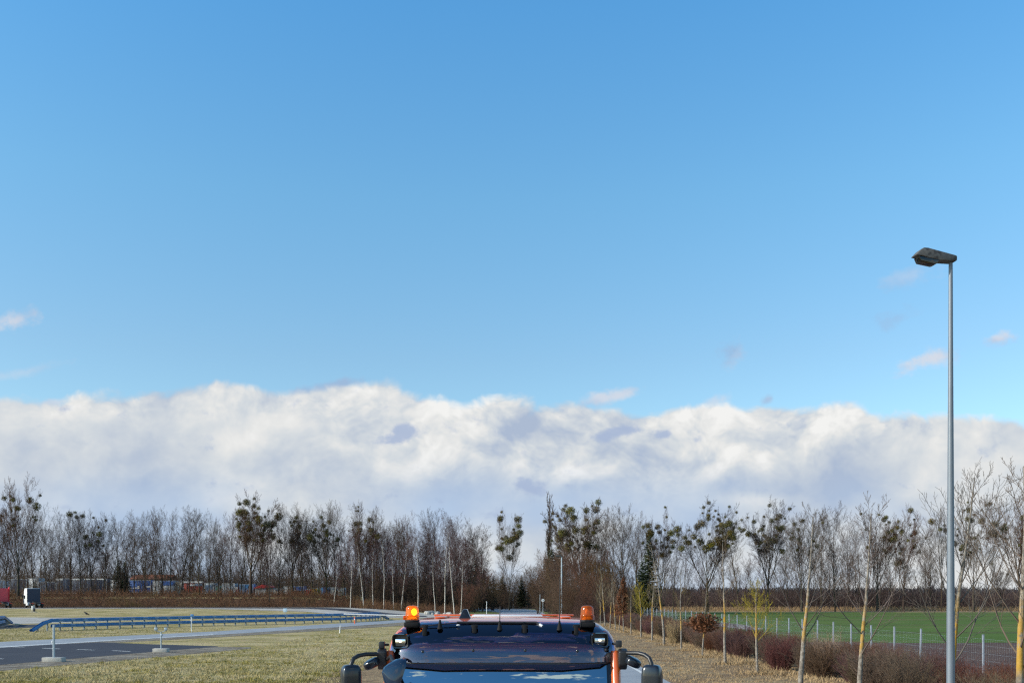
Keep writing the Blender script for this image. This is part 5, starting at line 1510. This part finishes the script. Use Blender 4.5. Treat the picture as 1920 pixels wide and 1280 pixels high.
# work lamps in the visor corners
for px, py, s in ((749, 1202, -1), (1126, 1200, 1)):
    x = T(px, 8.86); z = Z(py, 8.86); y0 = Y_vis(0.5, 0.9) - 0.03
    fr = MB()
    def rr(w, h, r, n=6):
        pts = []
        for cx, cz, a0 in ((w - r, h - r, 0), (-w + r, h - r, 90), (-w + r, -h + r, 180), (w - r, -h + r, 270)):
            for k in range(n + 1):
                a = R(a0 + 90 * k / n); pts.append((cx + r * math.cos(a), cz + r * math.sin(a)))
        return pts
    rot = Matrix.Rotation(R(10 * s), 4, 'Z')
    l = empty('work_lamp', (x, y0, z)); l.parent = truck; l.rotation_euler = (0, 0, R(14 * s))
    o_, i_ = rr(0.080, 0.067, 0.032), rr(0.068, 0.055, 0.024)
    n = len(o_)
    vs = [(a, 0.012, b) for a, b in o_] + [(a, -0.012, b) for a, b in rr(0.076, 0.063, 0.030)] + [(a, -0.010, b) for a, b in i_] + [(a, 0.035, b) for a, b in i_] + [(a, 0.035, b) for a, b in o_]
    fs = []
    for ring in range(4):
        for k in range(n):
            fs.append((ring * n + k, ring * n + (k + 1) % n, (ring + 1) * n + (k + 1) % n, (ring + 1) * n + k))
    MB().add(vs, fs).build('lamp_rim', gloss_black if s > 0 else smoked_rim if False else gloss_black, l, smooth=True)
    MB().prism([(a, b) for a, b in i_], 0.030, 0.034, 'y').build('recess', black_plastic, l)
    MB().prism(rr(0.050, 0.020, 0.008), 0.000, 0.030, 'y').build('lamp_lens', chrome, l, bevel=0.003)
    MB().prism(rr(0.012, 0.009, 0.005), -0.006, 0.000, 'y').build('lamp_element', lamp_glow, l)
    MB().prism([(a, b - 0.032) for a, b in rr(0.045, 0.012, 0.008)], 0.002, 0.028, 'y').build('lamp_bracket', black_plastic, l)

# mirrors
mirror_blk = material('mirror_housing', (0.010, 0.014, 0.022), 0.25, coat=0.35, spec=0.5)
for s in (-1, 1):
    q = lambda px, d: T(px, d) if s > 0 else T(px, d)
    xm = T(1167, 8.9) if s > 0 else T(715, 8.9)
    mt_ = MB().prism([(-0.05, 2.615), (0.03, 2.64), (0.10, 2.60), (0.10, 2.47), (0.03, 2.44), (-0.03, 2.49)], xm - 0.035, xm + 0.045, 'x').build('mirror_mount', black_plastic, truck, bevel=0.015, segs=3)
    if s > 0: pts = [(T(1172, 8.8), -0.02, Z(1224, 8.8)), (T(1200, 8.75), -0.08, Z(1224.5, 8.75)), (T(1211, 8.7), -0.13, Z(1227, 8.75)), (T(1218, 8.7), -0.17, Z(1233, 8.7)), (T(1221.5, 8.7), -0.2, Z(1243, 8.7)), (T(1222, 8.7), -0.2, Z(1260, 8.7))]
    else: pts = [(T(712, 8.8), -0.02, Z(1226, 8.8)), (T(684, 8.75), -0.08, Z(1226.5, 8.75)), (T(670, 8.7), -0.13, Z(1228.5, 8.75)), (T(662, 8.7), -0.17, Z(1234, 8.7)), (T(658.5, 8.7), -0.2, Z(1244, 8.7)), (T(658, 8.7), -0.2, Z(1260, 8.7))]
    arm = MB().tube(pts, 0.019, 12).build('mirror_arm', black_plastic, truck, smooth=True)
    cxp = 1222.5 if s > 0 else 658
    zc = Z(1246, 8.7) - 0.20
    hb = MB().ell((0, 0, 0), (0.088, 0.07, 0.205), None, 28, 20, 0.42)
    h = hb.build('mirror_housing', mirror_blk, truck, smooth=True); h.location = (T(cxp, 8.7), -0.20, zc); h.rotation_euler = (0, 0, R(-24 * s))
    g_ = MB().box((0, 0.066, 0), (0.14, 0.012, 0.35)).build('mirror_face', mirror_glass, h, bevel=0.004)
    # small wide-angle mirror
    wx, wz = (T(1187, 8.85), Z(1240, 8.85)) if s > 0 else (T(697, 8.85), Z(1243, 8.85))
    wm = MB().ell((0, 0, 0), (0.072, 0.065, 0.042), None, 24, 16, 0.62).build('wide_mirror', mirror_blk, truck, smooth=True)
    wm.location = (wx, -0.04, wz); wm.rotation_euler = (R(18), R(22 * s), R(18 * s))
    MB().box((0, 0.005, -0.030), (0.11, 0.08, 0.012)).build('mirror_underplate', amber_red if s < 0 else black_plastic, wm, bevel=0.004)  # left plate's red puts the orange reflection in the mirror into the colour
    # square camera
    cxx, czz = (T(1160.5, 8.9), Z(1206.5, 8.9)) if s > 0 else (T(715.5, 8.9), Z(1208.5, 8.9))
    MB().box((cxx, 0.02, czz), (0.052, 0.06, 0.062)).build('camera', black_plastic, truck, bevel=0.008)
    MB().tube([(cxx, 0.02, czz), (cxx - s * 0.05, 0.08, czz)], 0.012, 8).build('camera_bracket', black_plastic, truck)
# front view mirror hung before the windscreen, on the photo's left
fm = empty('front_mirror', (T(738, 8.55), -0.36, Z(1262, 8.55))); fm.parent = truck; fm.rotation_euler = (0, R(0), R(0))
sh = MB()
n_ = 24
prof_out = []
for k in range(10):
    t = k / 9
    prof_out.append(t)
vs = []; fs = []
ax = Vector((0.72, 0.42, -0.30)).normalized()      # opening direction
rt = ax.cross(Vector((0, 0, 1))).normalized(); upv = rt.cross(ax).normalized()
for t in prof_out:
    w_ = math.sin(math.pi / 2 * (0.12 + 0.88 * t)) 
    for k in range(n_):
        a = 2 * math.pi * k / n_
        ca = math.copysign(abs(math.cos(a)) ** 0.62, math.cos(a)); sa = math.copysign(abs(math.sin(a)) ** 0.62, math.sin(a))
        vs.append(ax * (-0.10 + 0.15 * t) + rt * (0.095 * w_ * ca) + upv * (0.155 * w_ * sa))
for i in range(len(prof_out) - 1):
    for k in range(n_): fs.append((i * n_ + k, i * n_ + (k + 1) % n_, (i + 1) * n_ + (k + 1) % n_, (i + 1) * n_ + k))
fs.append(tuple(range(n_ - 1, -1, -1)))
sh.add(vs, fs).build('mirror_housing', material('sky_tinted_housing', (0.012, 0.03, 0.065), 0.18, coat=0.8), fm, smooth=True)  # blue base colour stands in for sky mirrored on black plastic
gv = [ax * 0.03 + rt * (0.086 * math.cos(2 * math.pi * k / n_)) + upv * (0.142 * math.sin(2 * math.pi * k / n_)) for k in range(n_)]
gv2 = [p + ax * 0.006 for p in gv]
MB().add(gv + gv2, [tuple(range(n_ - 1, -1, -1)), tuple(range(n_, 2 * n_))] + [(k, (k + 1) % n_, n_ + (k + 1) % n_, n_ + k) for k in range(n_)]).build('mirror_face', mirror_glass, fm)
MB().tube([(0.0, 0.02, 0.08), (-0.05, 0.22, 0.14), (-0.10, 0.36, 0.10)], 0.016, 10).build('mirror_arm', black_plastic, fm, smooth=True)

# the rest of the truck, below the frame
bn = MB().prism([(-0.30, 1.02), (-0.30, 1.56), (-0.95, 1.44), (-1.18, 1.34), (-1.25, 0.85), (-1.2, 0.62), (-0.30, 0.62)], -0.84, 0.84, 'x').build('bonnet', orange, truck, bevel=0.07, segs=4)
MB().box((0, -1.262, 1.0), (0.9, 0.03, 0.36)).build('grille', black_plastic, bn, bevel=0.01)
for s in (-1, 1):
    MB().ell((s * 0.66, -1.24, 1.02), (0.12, 0.05, 0.11), None, 18, 12).build('headlight', lamp_glass, bn, smooth=True)
MB().box((0, -1.34, 0.62), (2.1, 0.22, 0.30)).build('bumper', black_plastic, truck, bevel=0.04)
MB().box((0, 1.6, 0.85), (0.9, 5.4, 0.26)).build('chassis', black_plastic, truck, bevel=0.02)
for s in (-1, 1): MB().box((s * 1.0, 0.95, 0.95), (0.14, 1.7, 0.16)).build('sill', black_plastic, truck, bevel=0.03)
for wy in (-0.55, 3.1):
    for s in (-1, 1):
        wq = MB().tube([(s * 1.08, wy, 0.55), (s * 0.72, wy, 0.55)], 0.55, 28).build('wheel', rubber, truck, bevel=0.06, segs=3)
        MB().tube([(s * 1.09, wy, 0.55), (s * 1.078, wy, 0.55)], 0.29, 20).build('rim', orange, wq)
        MB().prism([(wy + 0.66 * math.cos(a * math.pi / 8), 0.55 + 0.66 * math.sin(a * math.pi / 8)) for a in range(9)] + [(wy + 0.60 * math.cos(a * math.pi / 8), 0.55 + 0.60 * math.sin(a * math.pi / 8)) for a in range(8, -1, -1)], s * 0.7, s * 1.12, 'x').build('mudguard', black_plastic, truck)
bed = MB().box((0, 3.05, 1.12), (2.2, 2.1, 0.12)).build('flatbed', orange, truck, bevel=0.02)
for s in (-1, 1): MB().box((s * 1.09, 3.05, 1.38), (0.04, 2.1, 0.40)).build('side_board', orange, bed, bevel=0.01)
MB().box((0, 4.09, 1.38), (2.14, 0.04, 0.40)).build('tail_board', orange, bed, bevel=0.01)
MB().box((0, 2.02, 1.5), (2.14, 0.05, 0.7)).build('head_board', black_plastic, bed, bevel=0.01)
